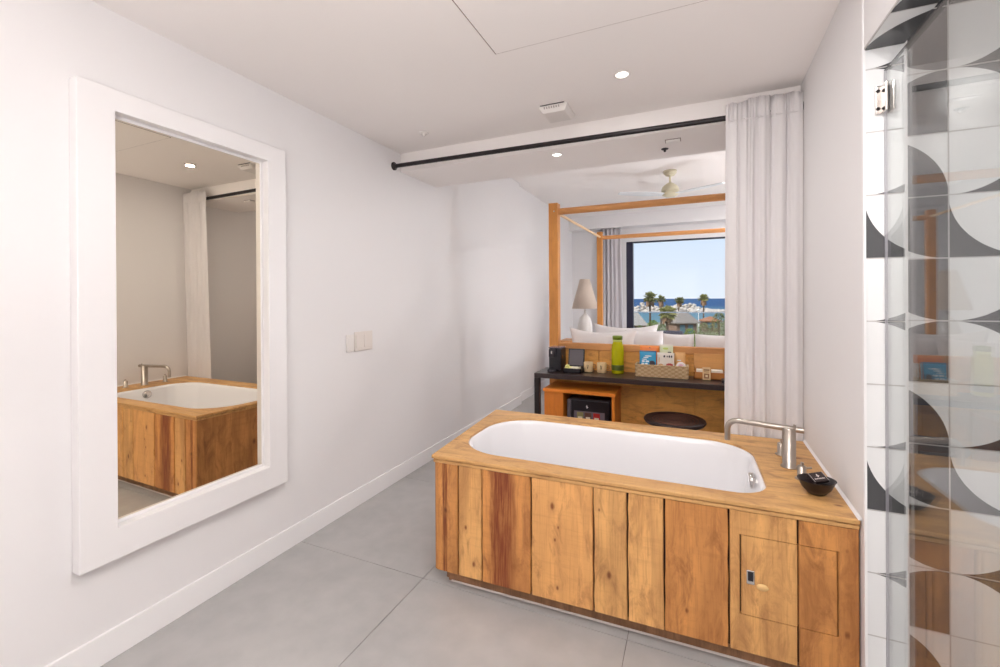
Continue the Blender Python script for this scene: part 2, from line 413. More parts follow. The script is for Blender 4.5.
# ------------------------------------------------------------------ framed mirror on the left wall
mr = thing('wall_mirror', 'tall mirror in a thick white frame on the left wall', 'mirror', (XL, 1.21, .38))
def frame(mb, x0, x1, y0, y1, z0, z1, w0, w1=None):
    w1 = w1 or w0
    mb.box(x0, x1, y0, y0+w0, z0, z1); mb.box(x0, x1, y1-w0, y1, z0, z1)
    mb.box(x0, x1, y0+w0, y1-w0, z0, z0+w1); mb.box(x0, x1, y0+w0, y1-w0, z1-w1, z1)
Y0, Y1, Z0, Z1 = .787, 1.640, .386, 2.133
fa = [(Y0, Z0), (Y1, Z0), (Y1, Z1), (Y0, Z1)]; ia = [(.900, .502), (1.535, .502), (1.535, 2.052), (.900, 2.052)]
xf, xb_ = -1.955, XL+.001
vs = [(xf, *q) for q in fa]+[(xf, *q) for q in ia]+[(xb_, *q) for q in fa]+[(xb_, *q) for q in ia]
fs = []
for k in range(4):
    j = (k+1) % 4
    fs += [(k, j, 4+j, 4+k), (8+k, 12+k, 12+j, 8+j), (k, 8+k, 8+j, j), (4+k, 4+j, 12+j, 12+k)]
MB().add(vs, fs).build('frame', white_gloss, mr, bevel=.003)
mb = MB(); frame(mb, xb_+.001, -1.996, .9003, 1.5347, .5023, 2.0517, .012, .012); mb.build('inner_bead', white_gloss, mr, bevel=.0015)
mb = MB(); mb.box(xb_+.0005, -2.002, .906, 1.529, .506, 2.048); mb.build('mirror_glass', mirror_m, mr)

# switches
def switch(y0, y1, z0, z1, n, label, mt):
    t = thing('light_switch', label, 'light switch', (XL, (y0+y1)/2, z0))
    MB().bbox(XL, XL+.009, y0, y1, z0, z1, .0025).build('plate', mt, t)
    w = (y1-y0-.02)/n
    for k in range(n):
        MB().bbox(XL+.007, XL+.0125, y0+.01+k*w+.002, y0+.01+(k+1)*w-.002, z0+.02, z1-.02, .0015).build('rocker', mt, t)
    return t
switch(2.122, 2.186, 1.012, 1.122, 1, 'narrow single white switch plate, nearer the mirror', plastic)
switch(2.194, 2.362, 1.010, 1.136, 2, 'wide double off-white switch plate, farther from the mirror', plastic_beige)

# ------------------------------------------------------------------ the bathtub
bt = thing('bathtub', 'white bathtub set in a reclaimed wood surround', 'bathtub', (-.3, 2.2, 0))
ox, oy, oz = -.3, 2.2, 0
K = lambda *ks: [(x-ox, y-oy, z-oz, r) for (x, y, z, r) in ks]
W1, W1d = srgb(208, 156, 96), srgb(110, 56, 22)
W2, W2d = srgb(216, 164, 102), srgb(128, 66, 26)
W3, W3d = srgb(202, 140, 78), srgb(112, 50, 18)
DT, DB = .613, .578
deck_m = wood('deck_pine', srgb(206, 160, 102), srgb(128, 74, 34), axis='x', seed=3, grain=.7, blotch=.4, rough=.45,
              knots=K((-1.13, 1.98, .613, .007), (.47, 1.87, .613, .012), (.44, 2.35, .613, .016)), period=30)
def rrect(cx, cy, hx, hy, dr=0, n=16):
    out = []
    for (sx, sy, a0, r) in ((1, 1, 0, .2), (-1, 1, PI/2, .25), (-1, -1, PI, .25), (1, -1, 1.5*PI, .13)):
        r = max(.05, r+dr)
        for k in range(n+1):
            a = a0+PI/2*k/n
            out.append((cx+sx*(hx-r)+r*math.cos(a), cy+sy*(hy-r)+r*math.sin(a)))
    return out
bcx, bcy, bhx, bhy = -.411, 2.178, .676, .328
inner = rrect(bcx, bcy, bhx, bhy)
outer = [(-1.125, 1.736), (.5045, 1.772), (xr(2.64)-.003, 2.640), (-1.192, 2.622)]
def slab(z0, z1, outer, inner, ins=0):
    bm = bmesh.new()
    def loop(pts, z): 
        vs = [bm.verts.new((x, y, z)) for x, y in pts]
        return vs, [bm.edges.new((vs[i], vs[(i+1) % len(vs)])) for i in range(len(vs))]
    for z in (z1, z0):
        a, e1 = loop(outer, z); c, e2 = loop(inner, z)
        bmesh.ops.triangle_fill(bm, edges=e1+e2, use_beauty=True)
        if z == z1: ta, tc_ = a, c
    for T, B in ((ta, a), (tc_, c)):
        for i in range(len(T)):
            j = (i+1) % len(T); bm.faces.new((T[i], T[j], B[j], B[i]))
    bmesh.ops.recalc_face_normals(bm, faces=bm.faces[:])
    return bm
mb = MB(); mb.bm(slab(.5965, DT, outer, inner))
ins = [(-1.119, 1.742), (.5045, 1.778), (xr(2.64)-.003, 2.640), (-1.186, 2.622)]
mb.bm(slab(DB, .5935, ins, [(x+(bcx-x)*-.01, y+(bcy-y)*-.01) for x, y in inner]))
mb.build('deck', deck_m, bt, bevel=.004, seg=3)
# basin
mb = MB(); rings = []
prof = [(.008, .593), (.006, .60), (.0, .604), (-.006, .600), (-.012, .58), (-.03, .48), (-.055, .34), (-.085, .22), (-.13, .165), (-.2, .15)]
for d, z in prof:
    rr = rrect(bcx, bcy, bhx+d-.004, bhy+d-.004, d*.6); rings.append([(x, y, z) for x, y in rr])
n = len(rings[0]); vs = [v for R in rings for v in R]; fs = []
for i in range(len(rings)-1):
    for k in range(n): fs.append((i*n+k, (i+1)*n+k, (i+1)*n+(k+1) % n, i*n+(k+1) % n))
fs.append(tuple((len(rings)-1)*n+k for k in range(n)))
mb.add(vs, fs, 0, True); basin = mb.build('basin', acrylic, bt); basin['label'] = 'white acrylic basin'
mb = MB(); Rm = Matrix.Rotation(-PI/2-.12, 3, 'Y')
mb.lathe([(0, -.004), (.033, -.004), (.033, .012), (.030, .016), (0, .017)], (.243, 2.16, .552), 32, mat=Rm)
mb.build('overflow_cap', chrome, basin)
mb = MB(); mb.lathe([(0, 0), (.03, 0), (.03, .004), (.02, .008), (0, .008)], (-.05, 2.18, .150), 24); mb.build('drain', chrome, basin)

# front planks
def yfront(x): return 1.745+(x+1.125)*.0221
seams = [-1.107, -.990, -.868, -.636, -.369, -.235, -.099, .121, .333, .503]
red = srgb(132, 58, 20)
pm = [
 wood('plank_a', W3, srgb(92, 40, 16), seed=1, knots=K((-1.055, 1.75, .36, .012)), streak=('x', -1.075-ox, -1.045-ox, srgb(116, 52, 20)), blotch=.6),
 wood('plank_b', W2, W2d, seed=2, knots=K((-.95, 1.75, .30, .009), (-.91, 1.75, .14, .011)), blotch=.6),
 wood('plank_c', W3, W3d, seed=4, blotch=.7, streak=('x', -.84-ox, -.71-ox, srgb(122, 52, 20))),
 wood('plank_d', srgb(216, 160, 98), W2d, seed=5, knots=K((-.53, 1.757, .33, .007), (-.54, 1.757, .47, .013), (-.515, 1.757, .385, .006), (-.52, 1.757, .13, .008)), blotch=.25, grain=.6),
 wood('plank_e', W2, W1d, seed=6, knots=K((-.345, 1.76, .49, .006), (-.307, 1.76, .235, .014)), blotch=.3),
 wood('plank_f', W2, W2d, seed=7, knots=K((-.16, 1.76, .12, .009)), blotch=.25),
 wood('plank_g', W3, W3d, seed=8, knots=K((-.02, 1.766, .17, .009), (.05, 1.766, .22, .006)), blotch=.5),
 wood('plank_h', W2, W2d, seed=9, knots=K((.29, 1.77, .36, .005)), blotch=.35),
 wood('plank_i', W3, srgb(110, 52, 22), seed=10, knots=K((.47, 1.775, .22, .012), (.47, 1.775, .5, .008)), blotch=.7)]
gap_m = plain('plank_gap', srgb(40, 20, 12), .95)
PZ0 = .074
def plank(mb, x0, x1, z0, z1, mi, d=.018, wig=.0):
    y0, y1 = yfront(x0), yfront(x1)
    r = .003
    vs = [(x0, y0+r, z0), (x0+r, y0, z0), (x1-r, y1, z0), (x1, y1+r, z0), (x1, y1+d, z0), (x0, y0+d, z0)]
    n = 6; N_ = 8; allv = []
    rnd = random.Random(int(x0*1000)+int(z0*77))
    jl = [rnd.uniform(-wig, wig) for _ in range(N_+1)]; jr = [rnd.uniform(-wig, wig) for _ in range(N_+1)]
    for k in range(N_+1):
        z = z0+(z1-z0)*k/N_
        for i, v in enumerate(vs): allv.append((v[0]+(jl[k] if i in (0, 1) else jr[k] if i in (2, 3) else 0), v[1], z))
    fs = [tuple(range(n))[::-1], tuple(N_*n+i for i in range(n))]
    for k in range(N_):
        for i in range(n): fs.append((k*n+i, k*n+(i+1) % n, (k+1)*n+(i+1) % n, (k+1)*n+i))
    mb.add(allv, fs, mi)
mb = MB(); g = .003
DX0, DX1, DZ0, DZ1 = .159, .444, .209, .491
for i in range(len(seams)-1):
    a, c = seams[i]+(g if i else 0), seams[i+1]-(g if i < 8 else 0)
    if i < 7: plank(mb, a, c, PZ0, DB-.001, i, wig=.0022)
    elif i == 7:
        plank(mb, a, DX0-.003, DZ0-.0026, DZ1+.0026, i); plank(mb, a, c, PZ0, DZ0-.0026, i); plank(mb, a, c, DZ1+.0026, DB-.001, i)
    else:
        plank(mb, DX1+.003, c, DZ0-.0026, DZ1+.0026, i); plank(mb, a, c, PZ0, DZ0-.0026, i); plank(mb, a, c, DZ1+.0026, DB-.001, i)
m4 = Matrix.Translation((0, 0, 0))
mb.add([(-1.10, yfront(-1.1)+.017, PZ0+.002), (.503, yfront(.503)+.017, PZ0+.002), (.503, yfront(.503)+.017, DB), (-1.10, yfront(-1.1)+.017, DB),
        (-1.10, yfront(-1.1)+.03, PZ0+.002), (.503, yfront(.503)+.03, PZ0+.002), (.503, yfront(.503)+.03, DB), (-1.10, yfront(-1.1)+.03, DB)],
       [(0, 1, 2, 3), (5, 4, 7, 6), (0, 4, 5, 1), (2, 6, 7, 3), (1, 5, 6, 2), (0, 3, 7, 4)], 9)
mb.build('front_panel', pm+[gap_m], bt)
# access door with latch
mb = MB(); plank(mb, DX0+.001, seams[8]-g*.6, DZ0, DZ1, 0, .016); plank(mb, seams[8]+g*.6, DX1, DZ0, DZ1, 1, .016)
door = mb.build('access_door', [pm[7], pm[8]], bt)
mb = MB(); yy = yfront(.189)
mb.bbox(.176, .202, yy-.004, yy+.003, .322, .372, .002, 0); mb.bbox(.180, .198, yy-.0055, yy+.003, .334, .368, .002, 1)
mb.build('latch', [chrome, black_pl], door)
mb = MB(); mb.lathe([(0, 0), (.017, 0), (.016, .0015), (0, .002)], (.226, yfront(.226)-.0003, .318), 20, mat=Matrix.Rotation(PI/2, 3, 'X') , sx=1.1, sy=.75)
mb.build('knot_plug', plain('plug', srgb(232, 190, 128), .5), door)
# end panel (seen in the mirror)
end_m = wood('end_board', srgb(190, 132, 76), srgb(90, 42, 16), axis='z', seed=12, knots=K((-1.15, 2.12, .34, .02), (-1.15, 2.3, .5, .006)), blotch=.6, streak=('y', 2.48-oy, 2.56-oy, srgb(110, 50, 20)))
mb = MB(); dx = -.0757
def xend(y): return -1.112-(y-1.745)*.0757
for (a, c) in ((1.748, 2.46), (2.464, 2.612)):
    vs = [(xend(a), a, PZ0), (xend(c), c, PZ0), (xend(c)+.018, c, PZ0), (xend(a)+.018, a, PZ0)]
    vs += [(x, y, DB-.001) for x, y, z in vs]
    mb.add(vs, [(3, 2, 1, 0), (4, 5, 6, 7), (0, 1, 5, 4), (1, 2, 6, 5), (2, 3, 7, 6), (3, 0, 4, 7)])
mb.build('side_panel', end_m, bt, bevel=.002)
mb = MB(); mb.box(-1.15, .503, 2.600, 2.615, PZ0, DB-.001); mb.build('back_panel', end_m, bt)
kick = wood('kick_board', srgb(150, 108, 76), srgb(70, 44, 28), seed=13, grain=1)
mb = MB(); mb.add([(-1.07, 1.800, 0), (.503, 1.835, 0), (.503, 1.85, 0), (-1.07, 1.815, 0), (-1.07, 1.800, .08), (.503, 1.835, .08), (.503, 1.85, .08), (-1.07, 1.815, .08)],
       [(3, 2, 1, 0), (4, 5, 6, 7), (0, 1, 5, 4), (1, 2, 6, 5), (2, 3, 7, 6), (3, 0, 4, 7)])
mb.box(-1.09, -1.075, 1.815, 2.60, 0, .08)
mb.build('toe_kick', kick, bt)
mb = MB(); mb.add([(-1.055, 1.794, 0), (.503, 1.829, 0), (.503, 1.835, 0), (-1.055, 1.800, 0), (-1.055, 1.797, .003), (.503, 1.832, .003), (.503, 1.835, .005), (-1.055, 1.800, .005)],
       [(3, 2, 1, 0), (4, 5, 6, 7), (0, 1, 5, 4), (1, 2, 6, 5), (2, 3, 7, 6), (3, 0, 4, 7)])
mb.build('floor_caulk', plain('caulk', srgb(206, 198, 192), .6), bt)
mb = MB(); mb.add([(.498, 1.772, DT), (.507, 1.772, DT), (xr(2.64)-.0005, 2.64, DT), (xr(2.64)-.009, 2.64, DT), (.507, 1.772, DT+.009), (xr(2.64)-.0005, 2.64, DT+.009)], [(0, 3, 5, 4), (0, 4, 1), (3, 2, 5), (0, 1, 2, 3), (1, 4, 5, 2)])
mb.build('wall_caulk', white_gloss, bt)

# faucet
fx, fy = .384, 2.215
fc = thing('tub_faucet', 'brushed metal deck faucet with long bent spout at the right end of the tub', 'faucet', (fx, fy, DT))
mb = MB(); mb.lathe([(.032, 0), (.032, .004), (.025, .006), (.025, .165), (.022, .171), (0, .171)], (fx, fy, DT), 32); mb.build('body', steel, fc)
A = Vector((fx+.052, fy-.012, .778)); B_ = Vector((.152, 2.285, .777)); dv = (B_-A).normalized()
pts = [A]; 
e0 = B_-dv*.045
pts += [A+(e0-A)*.5, e0]
for k in range(1, 7):
    a = PI/2*k/6; pts.append(e0+dv*(.045*math.sin(a))+Vector((0, 0, -.045*(1-math.cos(a)))))
pts.append(pts[-1]+Vector((0, 0, -.05)))
mb = MB(); mb.tube(pts, .0125, 20); mb.build('spout', steel, fc)
for (hx, hy, lab) in ((.380, 2.375, 'a'), (.404, 2.085, 'b')):
    mb = MB(); mb.lathe([(.024, 0), (.024, .003), (.0155, .005), (.0155, .052), (.012, .055), (0, .055)], (hx, hy, DT), 24)
    h = mb.build('handle', steel, fc)
    mb = MB(); mb.tube([(hx-.004, hy, DT+.042), (hx+.035, hy+.01, DT+.047)], .0045, 10); mb.tube([(hx, hy, DT+.05), (hx+.002, hy, DT+.068)], .006, 10); mb.build('lever', steel, h)
mb = MB(); mb.tube([(fx+.018, fy-.012, .74), (fx+.018, fy-.012, .80)], .005, 10); mb.build('diverter', steel, fc)

# soap bowl and soap packet
bowl_m = plain('bowl_black', srgb(34, 22, 24), .35, var=.3, vscale=20)
mb = MB(); bc = (.424, 1.950, DT)
mb.lathe([(0, 0), (.022, 0), (.030, .004), (.048, .024), (.0615, .053), (.063, .055), (.059, .053), (.044, .026), (.026, .010), (0, .008)], bc, 40, sx=1, sy=.85, mat=Matrix.Rotation(.3, 3, 'Z'))
loose('soap_bowl', mb, bowl_m, 'small dark oval bowl on the tub deck beside the faucet', 'bowl', bc)
R4 = Matrix.Translation((.430, 1.957, DT+.058)) @ Matrix.Rotation(.45, 4, 'Z') @ Matrix.Rotation(.42, 4, 'X') @ Matrix.Rotation(-.15, 4, 'Y')
mb = MB(); mb.bbox(-.028, .028, -.022, .022, -.006, .006, .003, 0, R4)
for (a, b2, c, d) in ((-.002, .002, -.002, .012), (-.006, .006, .003, .005)): mb.box(a, b2, c, d, .006, .0065, 1, R4)
for k in range(8): mb.box(-.018+k*.0046, -.0152+k*.0046, -.011, -.006-(k % 2)*.001, .006, .0065, 1, R4)
mb.box(-.0255, -.0245, -.021, .021, .006, .0064, 1, R4); mb.box(.0245, .0255, -.021, .021, .006, .0064, 1, R4)
loose('soap_packet', mb, [plain('packet_black', srgb(40, 26, 28), .4), plain('packet_ink', srgb(225, 215, 210), .5)], 'dark square packet with a white mark lying in the soap bowl', 'soap packet', (.438, 1.962, DT+.05))

# ------------------------------------------------------------------ curtain rod and curtain
rodL, rodR = Vector((XL+.001, 2.615, 2.331)), Vector((xr(2.655)-.001, 2.655, 2.318))
rd = thing('curtain_rod', 'black metal curtain rod across the room above the tub', 'curtain rod', tuple((rodL+rodR)/2))
MB().tube([rodL, rodR], .0145, 20).build('rod', black_metal, rd)
for e, q in ((rodL, 1), (rodR, -1)):
    MB().tube([e, e+Vector((.008*q, 0, 0)), e+Vector((.0085*q, 0, 0)), e+Vector((.022*q, 0, 0))], [.030, .030, .018, .018], 28).build('flange', black_metal, rd)

def curtain_mesh(x0t, x1t, x0b, x1b, yt, ybm, ztop, zbot, folds, amp, nx=260, nz=40, zhead=None, seed=0, ampx=.35):
    rnd = random.Random(seed)
    ph = [rnd.uniform(0, 6.28) for _ in range(6)]
    mb = MB(); vs = []
    for j in range(nz+1):
        t = j/nz; t = t**1.0
        z = ztop+(zbot-ztop)*t
        for i in range(nx+1):
            u = i/nx
            w = u+.018*math.sin(7*u+ph[0])+.012*math.sin(17*u+ph[1])
            soft = min(1, max(.0, (ztop-z)/.5))
            a = amp*(.75+.35*math.sin(5*u+ph[2]))
            yy = a*math.sin(2*PI*folds*w+.5*soft*math.sin(3*u+ph[3])+.25*math.sin(z*2+ph[4]))+a*.35*soft*math.sin(2*PI*folds*2.1*w+ph[5]+z)
            if zhead and z > zhead:    # pinched pleats at the heading
                k = (z-zhead)/(ztop-zhead)
                yy = yy*(1-.35*k)+amp*.45*math.sin(2*PI*folds*3*w+ph[1])
            xx = (x0t+(x1t-x0t)*u)*(1-t)+(x0b+(x1b-x0b)*u)*t
            xx += ampx*amp*math.sin(4*PI*folds*w+ph[2])*.5*math.sin(PI*u)
            if zhead:
                dep = min(1, .25+max(0, (z-1.6))/.7)
                for gu, gw in ((.30, .010), (.335, .007), (.60, .010), (.16, .006), (.80, .006)): yy += .011*dep*math.exp(-((u-gu)/gw)**2)
            zz = z+((.005*math.sin(2*PI*folds*w+ph[5])+(.008 if zhead and .31 < u < .6 else 0)-(.006 if zhead and u < .3 else 0)) if j == 0 else 0)
            vs.append((xx, yt*(1-t)+ybm*t+yy, zz))
    fs = [(j*(nx+1)+i, j*(nx+1)+i+1, (j+1)*(nx+1)+i+1, (j+1)*(nx+1)+i) for j in range(nz) for i in range(nx)]
    mb.add(vs, fs, 0, True); return mb
cu = thing('shower_curtain', 'white pleated full-length curtain hanging beside the right wall', 'curtain', (.34, 2.66, 0))
curtain_mesh(.174, .520, .158, .520, 2.618, 2.668, 2.388, .03, 5, .0085, zhead=2.285, seed=5, nz=60).build('cloth', curtain_m, cu, solid=.0015)
mb = curtain_mesh(.174, .520, .174, .520, 2.6165, 2.6167, 2.291, 2.285, 5, .0115, nz=1, seed=5)
mb.build('heading_seam', curtain_m, cu, solid=.002)

# ------------------------------------------------------------------ ceiling fittings
def circle_light(x, y, z, r, label, power, col=(1, .985, .975), grp='recessed ceiling downlights'):
    t = thing('downlight', label, 'downlight', (x, y, z), grp)
    MB().lathe([(r*1.02, -.001), (r*1.35, -.002), (r*1.35, -.006), (r*1.25, -.008), (r, -.006), (r*.98, .0)], (x, y, z), 32).build('trim_ring', plastic, t)
    MB().lathe([(0, -.003), (r*.98, -.003), (r*.98, -.001), (0, -.001)], (x, y, z), 32).build('lamp', emit('lamp_glow', (1, .93, .85, 1), 6), t)
    l = bpy.data.lights.new('downlight_lamp', 'AREA'); l.shape = 'DISK'; l.size = r*2; l.energy = power; l.color = col
    o = bpy.data.objects.new('bulb', l); C.objects.link(o); o.location = (0, 0, -.012); o.parent = t
    return t
PW = 4.5
TW = 20
circle_light(-.306, 2.195, ZC, .030, 'lit recessed downlight in the bathroom ceiling above the tub', PW*.6)
circle_light(-.817, 2.81, ZB, .028, 'lit recessed downlight in the lower ceiling band behind the rod', PW*1.0)
# added fill downlights behind the camera, to brighten the bathroom
for k, (x, y) in enumerate(((-.35, .75), (.1, .75), (-.35, -.7), (.1, -.7))):
    circle_light(x, y, ZC, .04, 'added fill downlight in the ceiling towards the back wall', PW*1.65)
circle_light(1.35, .55, ZC, .04, 'added fill downlight inside the shower', 6)  # added lamp that brightens the tiles behind the glass
for (x, y) in ((1.5, 4.6), (1.5, 6.8), (.9, 5.8)):  # added ceiling lamps out of view that brighten the bedroom
    circle_light(x, y, ZH, .05, 'added fill downlight in the bedroom ceiling', 20, (1, .97, .95))

def fill_globe(x, y, z, rr_, label, power, col):  # added glowing globe out of view, put in to brighten the bedroom
    t = thing('fill_lantern', label, 'floor lamp', (x, y, 0))
    gl = MB(); gl.lathe([(0, -rr_)]+[(rr_*math.sin(a), -rr_*math.cos(a)) for a in [PI*k/16 for k in range(1, 16)]]+[(0, rr_)], (x, y, z), 32)
    gl.build('globe', emit('fill_glow', col+(1,), power), t)
    for k in range(3):
        a = k*2*PI/3; MB().tube([(x+.1*math.cos(a), y+.1*math.sin(a), z-rr_*.9), (x+.2*math.cos(a), y+.2*math.sin(a), 0)], .012, 10).build('leg', black_metal, t)
def fill_uplight(x, y, z, label, power):  # added uplight behind the camera, put in to brighten the ceiling
    t = thing('fill_uplight', label, 'floor lamp', (x, y, 0), 'added fill uplighters behind the camera')
    MB().lathe([(0, 0), (.14, 0), (.14, .015), (.02, .03), (.012, .03)], (x, y, 0), 32).build('base', black_metal, t)
    MB().tube([(x, y, .03), (x, y, z-.08)], .011, 12).build('pole', black_metal, t)
    MB().lathe([(.02, -.08), (.10, -.06), (.155, -.01), (.16, 0), (.15, -.005), (.095, -.05), (0, -.055)], (x, y, z), 32).build('bowl', white_gloss, t)
    l = bpy.data.lights.new('fill_uplight_lamp', 'AREA'); l.shape = 'DISK'; l.size = .22; l.energy = power; l.color = (1, .985, .975)
    o = bpy.data.objects.new('bulb', l); C.objects.link(o); o.location = (0, 0, z-.01); o.rotation_euler = (PI, 0, 0); o.parent = t
fill_uplight(-.18, -.85, 1.1, 'added black fill uplighter on the left behind the camera', TW)
fill_uplight(.2, -.45, 1.1, 'added black fill uplighter on the right behind the camera', TW)
fill_globe(1.75, 5.2, 1.0, .22, 'added fill light in a paper globe on a tripod beside the bed', 30, (.90, .95, 1))

hp = thing('ceiling_hatch', 'large flush access panel in the bathroom ceiling', 'access panel', (-.25, 1.2, ZC))
MB().box(-.797, .40, .55, 1.778, ZC-.003, ZC+.002).build('panel', ceil_m, hp, bevel=.001)
mb = MB()
for (a, b2, c, d) in ((-.8015, -.7985, .55, 1.7815), (-.8015, .40, 1.7795, 1.7815)): mb.box(a, b2, c, d, ZC-.0012, ZC+.001)
mb.build('shadow_gap', plain('gap', srgb(130, 104, 96), .9), hp)

sp = thing('ceiling_speaker', 'white square vent box with slots on the bathroom ceiling', 'vent', (-.71, 2.46, ZC))
mb = MB(); a = .082
lv = [(1.0, 0), (1.0, .014), (.93, .020), (.80, .036), (.76, .038)]
vs = []
for sc, d in lv: vs += [(-.712+sx*a*sc, 2.462+sy*a*sc*1.15, ZC-d) for sx, sy in ((-1, -1), (1, -1), (1, 1), (-1, 1))]
fs = [(3, 2, 1, 0)]+[(i*4+k, i*4+(k+1) % 4, i*4+4+(k+1) % 4, i*4+4+k) for i in range(len(lv)-1) for k in range(4)]+[(16, 17, 18, 19)]
mb.add(vs, fs); mb.build('housing', plastic, sp, bevel=.002)
mb = MB()
for k in range(7): mb.box(-.765+k*.014, -.759+k*.014, 2.366, 2.39, ZC-.0195, ZC-.010)
mb.build('slots', plain('slot_grey', srgb(172, 162, 158), .7), sp)
MB().box(-.785, -.645, 2.362, 2.40, ZC-.0035, ZC).build('gap_shade', dark_pl, sp)  # dark strip stands in for the shaded gap between housing and ceiling
def sprinkler(x, y, z, label, m_, name='sprinkler', s=1, grp=None):
    t = thing(name, label, name.replace('_', ' '), (x, y, z), grp)
    MB().lathe([(.032*s, .001), (.032*s, -.003), (.026*s, -.006), (.012*s, -.007), (.010*s, -.02), (0, -.021)], (x, y, z), 28).build('cover', m_, t)
    return t
sprinkler(-1.614, 2.426, ZC, 'small white round sprinkler cover on the bathroom ceiling left of the vent box', plastic)
sprinkler(-.152, 3.0, ZB, 'small dark round sprinkler on the lower ceiling band', dark_pl, s=.7)
sd = thing('smoke_detector', 'small white rectangular detector on the lower ceiling band', 'smoke detector', (-.098, 2.86, ZB))
MB().bbox(-.138, -.058, 2.835, 2.885, ZB-.014, ZB, .003).build('housing', plain('detector_white', srgb(245, 240, 236), .4), sd)
MB().box(-.143, -.053, 2.83, 2.89, ZB-.003, ZB).build('base_plate', plain('detector_base', srgb(150, 134, 128), .6), sd)

# ceiling fan over the bed
fx2, fy2 = -.22, 5.43
fan = thing('ceiling_fan', 'cream ceiling fan above the canopy bed', 'ceiling fan', (fx2, fy2, ZH))
fm = plain('fan_cream', srgb(214, 206, 178), .4)
MB().lathe([(.0, 0), (.075, 0), (.07, -.03), (.05, -.055), (.012, -.06), (0, -.06)], (fx2, fy2, ZH), 32).build('canopy', fm, fan)
MB().tube([(fx2, fy2, ZH-.05), (fx2, fy2, ZH-.17)], .012).build('downrod', fm, fan)
MB().lathe([(0, 0), (.025, 0), (.05, -.015), (.085, -.045), (.097, -.075), (.097, -.10), (.085, -.105), (.085, -.112), (.096, -.116), (.09, -.14), (.05, -.16), (0, -.16)], (fx2, fy2, ZH-.14), 32).build('motor', fm, fan)
bl = plain('fan_blade', srgb(225, 228, 232), .4)
for k in range(3):
    Mx = Matrix.Translation((fx2, fy2, ZH-.275)) @ Matrix.Rotation(k*2*PI/3+PI/2, 4, 'Z') @ Matrix.Rotation(.10, 4, 'X')
    mb = MB(); n = 12; vs = []
    for i in range(n+1):
        u = i/n; x = .09+.53*u; w = .045+.02*math.sin(PI*min(1, u*1.1)); w *= (1 if u < .93 else .7)
        for sy in (-1, 1):
            for sz in (-.004, .004): vs.append(Mx @ Vector((x, w*sy, sz)))
    fs = [(0, 1, 3, 2), (n*4, n*4+2, n*4+3, n*4+1)]
    for i in range(n):
        o = i*4; fs += [(o, o+2, o+6, o+4), (o+1, o+5, o+7, o+3), (o, o+4, o+5, o+1), (o+2, o+3, o+7, o+6)]
    mb.add(vs, fs); mb.build('blade', bl, fan)

# ------------------------------------------------------------------ canopy bed
bd = thing('canopy_bed', 'pine four-poster canopy bed with panelled headboard facing the window', 'bed', (-.26, 4.8, 0))
bw, bwd = srgb(214, 158, 92), srgb(142, 84, 36)
post_m = wood('bed_post_wood', rustic=.35, base=srgb(204, 138, 66), dark=srgb(150, 84, 34), axis='z', seed=21, grain=.5, blotch=.4)
rail_m = wood('bed_rail_wood', rustic=.35, base=srgb(206, 146, 88), dark=srgb(140, 82, 40), axis='x', seed=22, grain=.5, blotch=.4)
side_m = wood('bed_side_wood', rustic=.35, base=srgb(222, 190, 150), dark=srgb(160, 110, 70), axis='y', seed=23, grain=.4, blotch=.3)
head_m = wood('headboard_wood', srgb(226, 164, 84), bwd, axis='x', seed=24, grain=.5, blotch=.45, knots=[(-.35, -.98, .45, .012), (.35, -.98, .35, .02), (.05, -.98, .6, .01), (-.55, -.98, .8, .008)])
PX0, PX1 = -1.161, .68
for (x, y, w) in ((PX0, 3.893, .043), (PX1, 3.893, .043), (-1.107, 5.80, .034), (PX1-.02, 5.80, .034)):
    MB().bbox(x-w, x+w, y-w, y+w, 0, 2.228, .004).build('post', post_m, bd)
MB().tube([(PX0+.04, 3.893, 2.152), (PX1-.04, 3.893, 2.152)], .030, 16).build('rail', rail_m, bd)
MB().tube([(-1.09, 5.80, 2.152), (PX1-.04, 5.80, 2.152)], .026, 16).build('rail', rail_m, bd)
for x in (PX0+.02, PX1-.02): MB().tube([(x, 3.92, 2.145), (x+(.04 if x < 0 else -.02), 5.78, 2.16)], .013, 12).build('side_rail', side_m, bd)
mb = MB(); mb.lathe([(0, 0), (.008, 0), (.006, .004), (0, .005)], (PX0+.01, 3.849, 2.15), 16, mat=Matrix.Rotation(PI/2, 3, 'X')); mb.build('bolt', chrome, bd)
mb = MB(); mb.bbox(PX0+.043, PX1-.043, 3.862, 3.915, .885, .945, .006, 0); mb.build('headboard_rail', rail_m, bd)
mb = MB()
for k, (a, c) in enumerate(((-1.118, -.755), (-.751, -.36), (-.356, .02), (.024, .637))):
    mb.bbox(a, c, 3.872, 3.900, .04, .885, .003)
mb.box(-1.11, .63, 3.898, 3.906, .04, .885); mb.bbox(-.385, -.325, 3.866, 3.872, .04, .885, .002); mb.bbox(-1.118, -1.07, 3.864, 3.872, .04, .885, .002)
mb.build('headboard_panel', head_m, bd)
MB().bbox(-1.13, .65, 3.92, 5.79, .22, .36, .006).build('bed_base', post_m, bd)
mb = MB(); mb.bbox(-1.10, .62, 3.93, 5.75, .362, .62, .05, seg=4)
loose('mattress', mb, linen, 'white mattress on the canopy bed', 'mattress', (-.24, 4.84, .362))

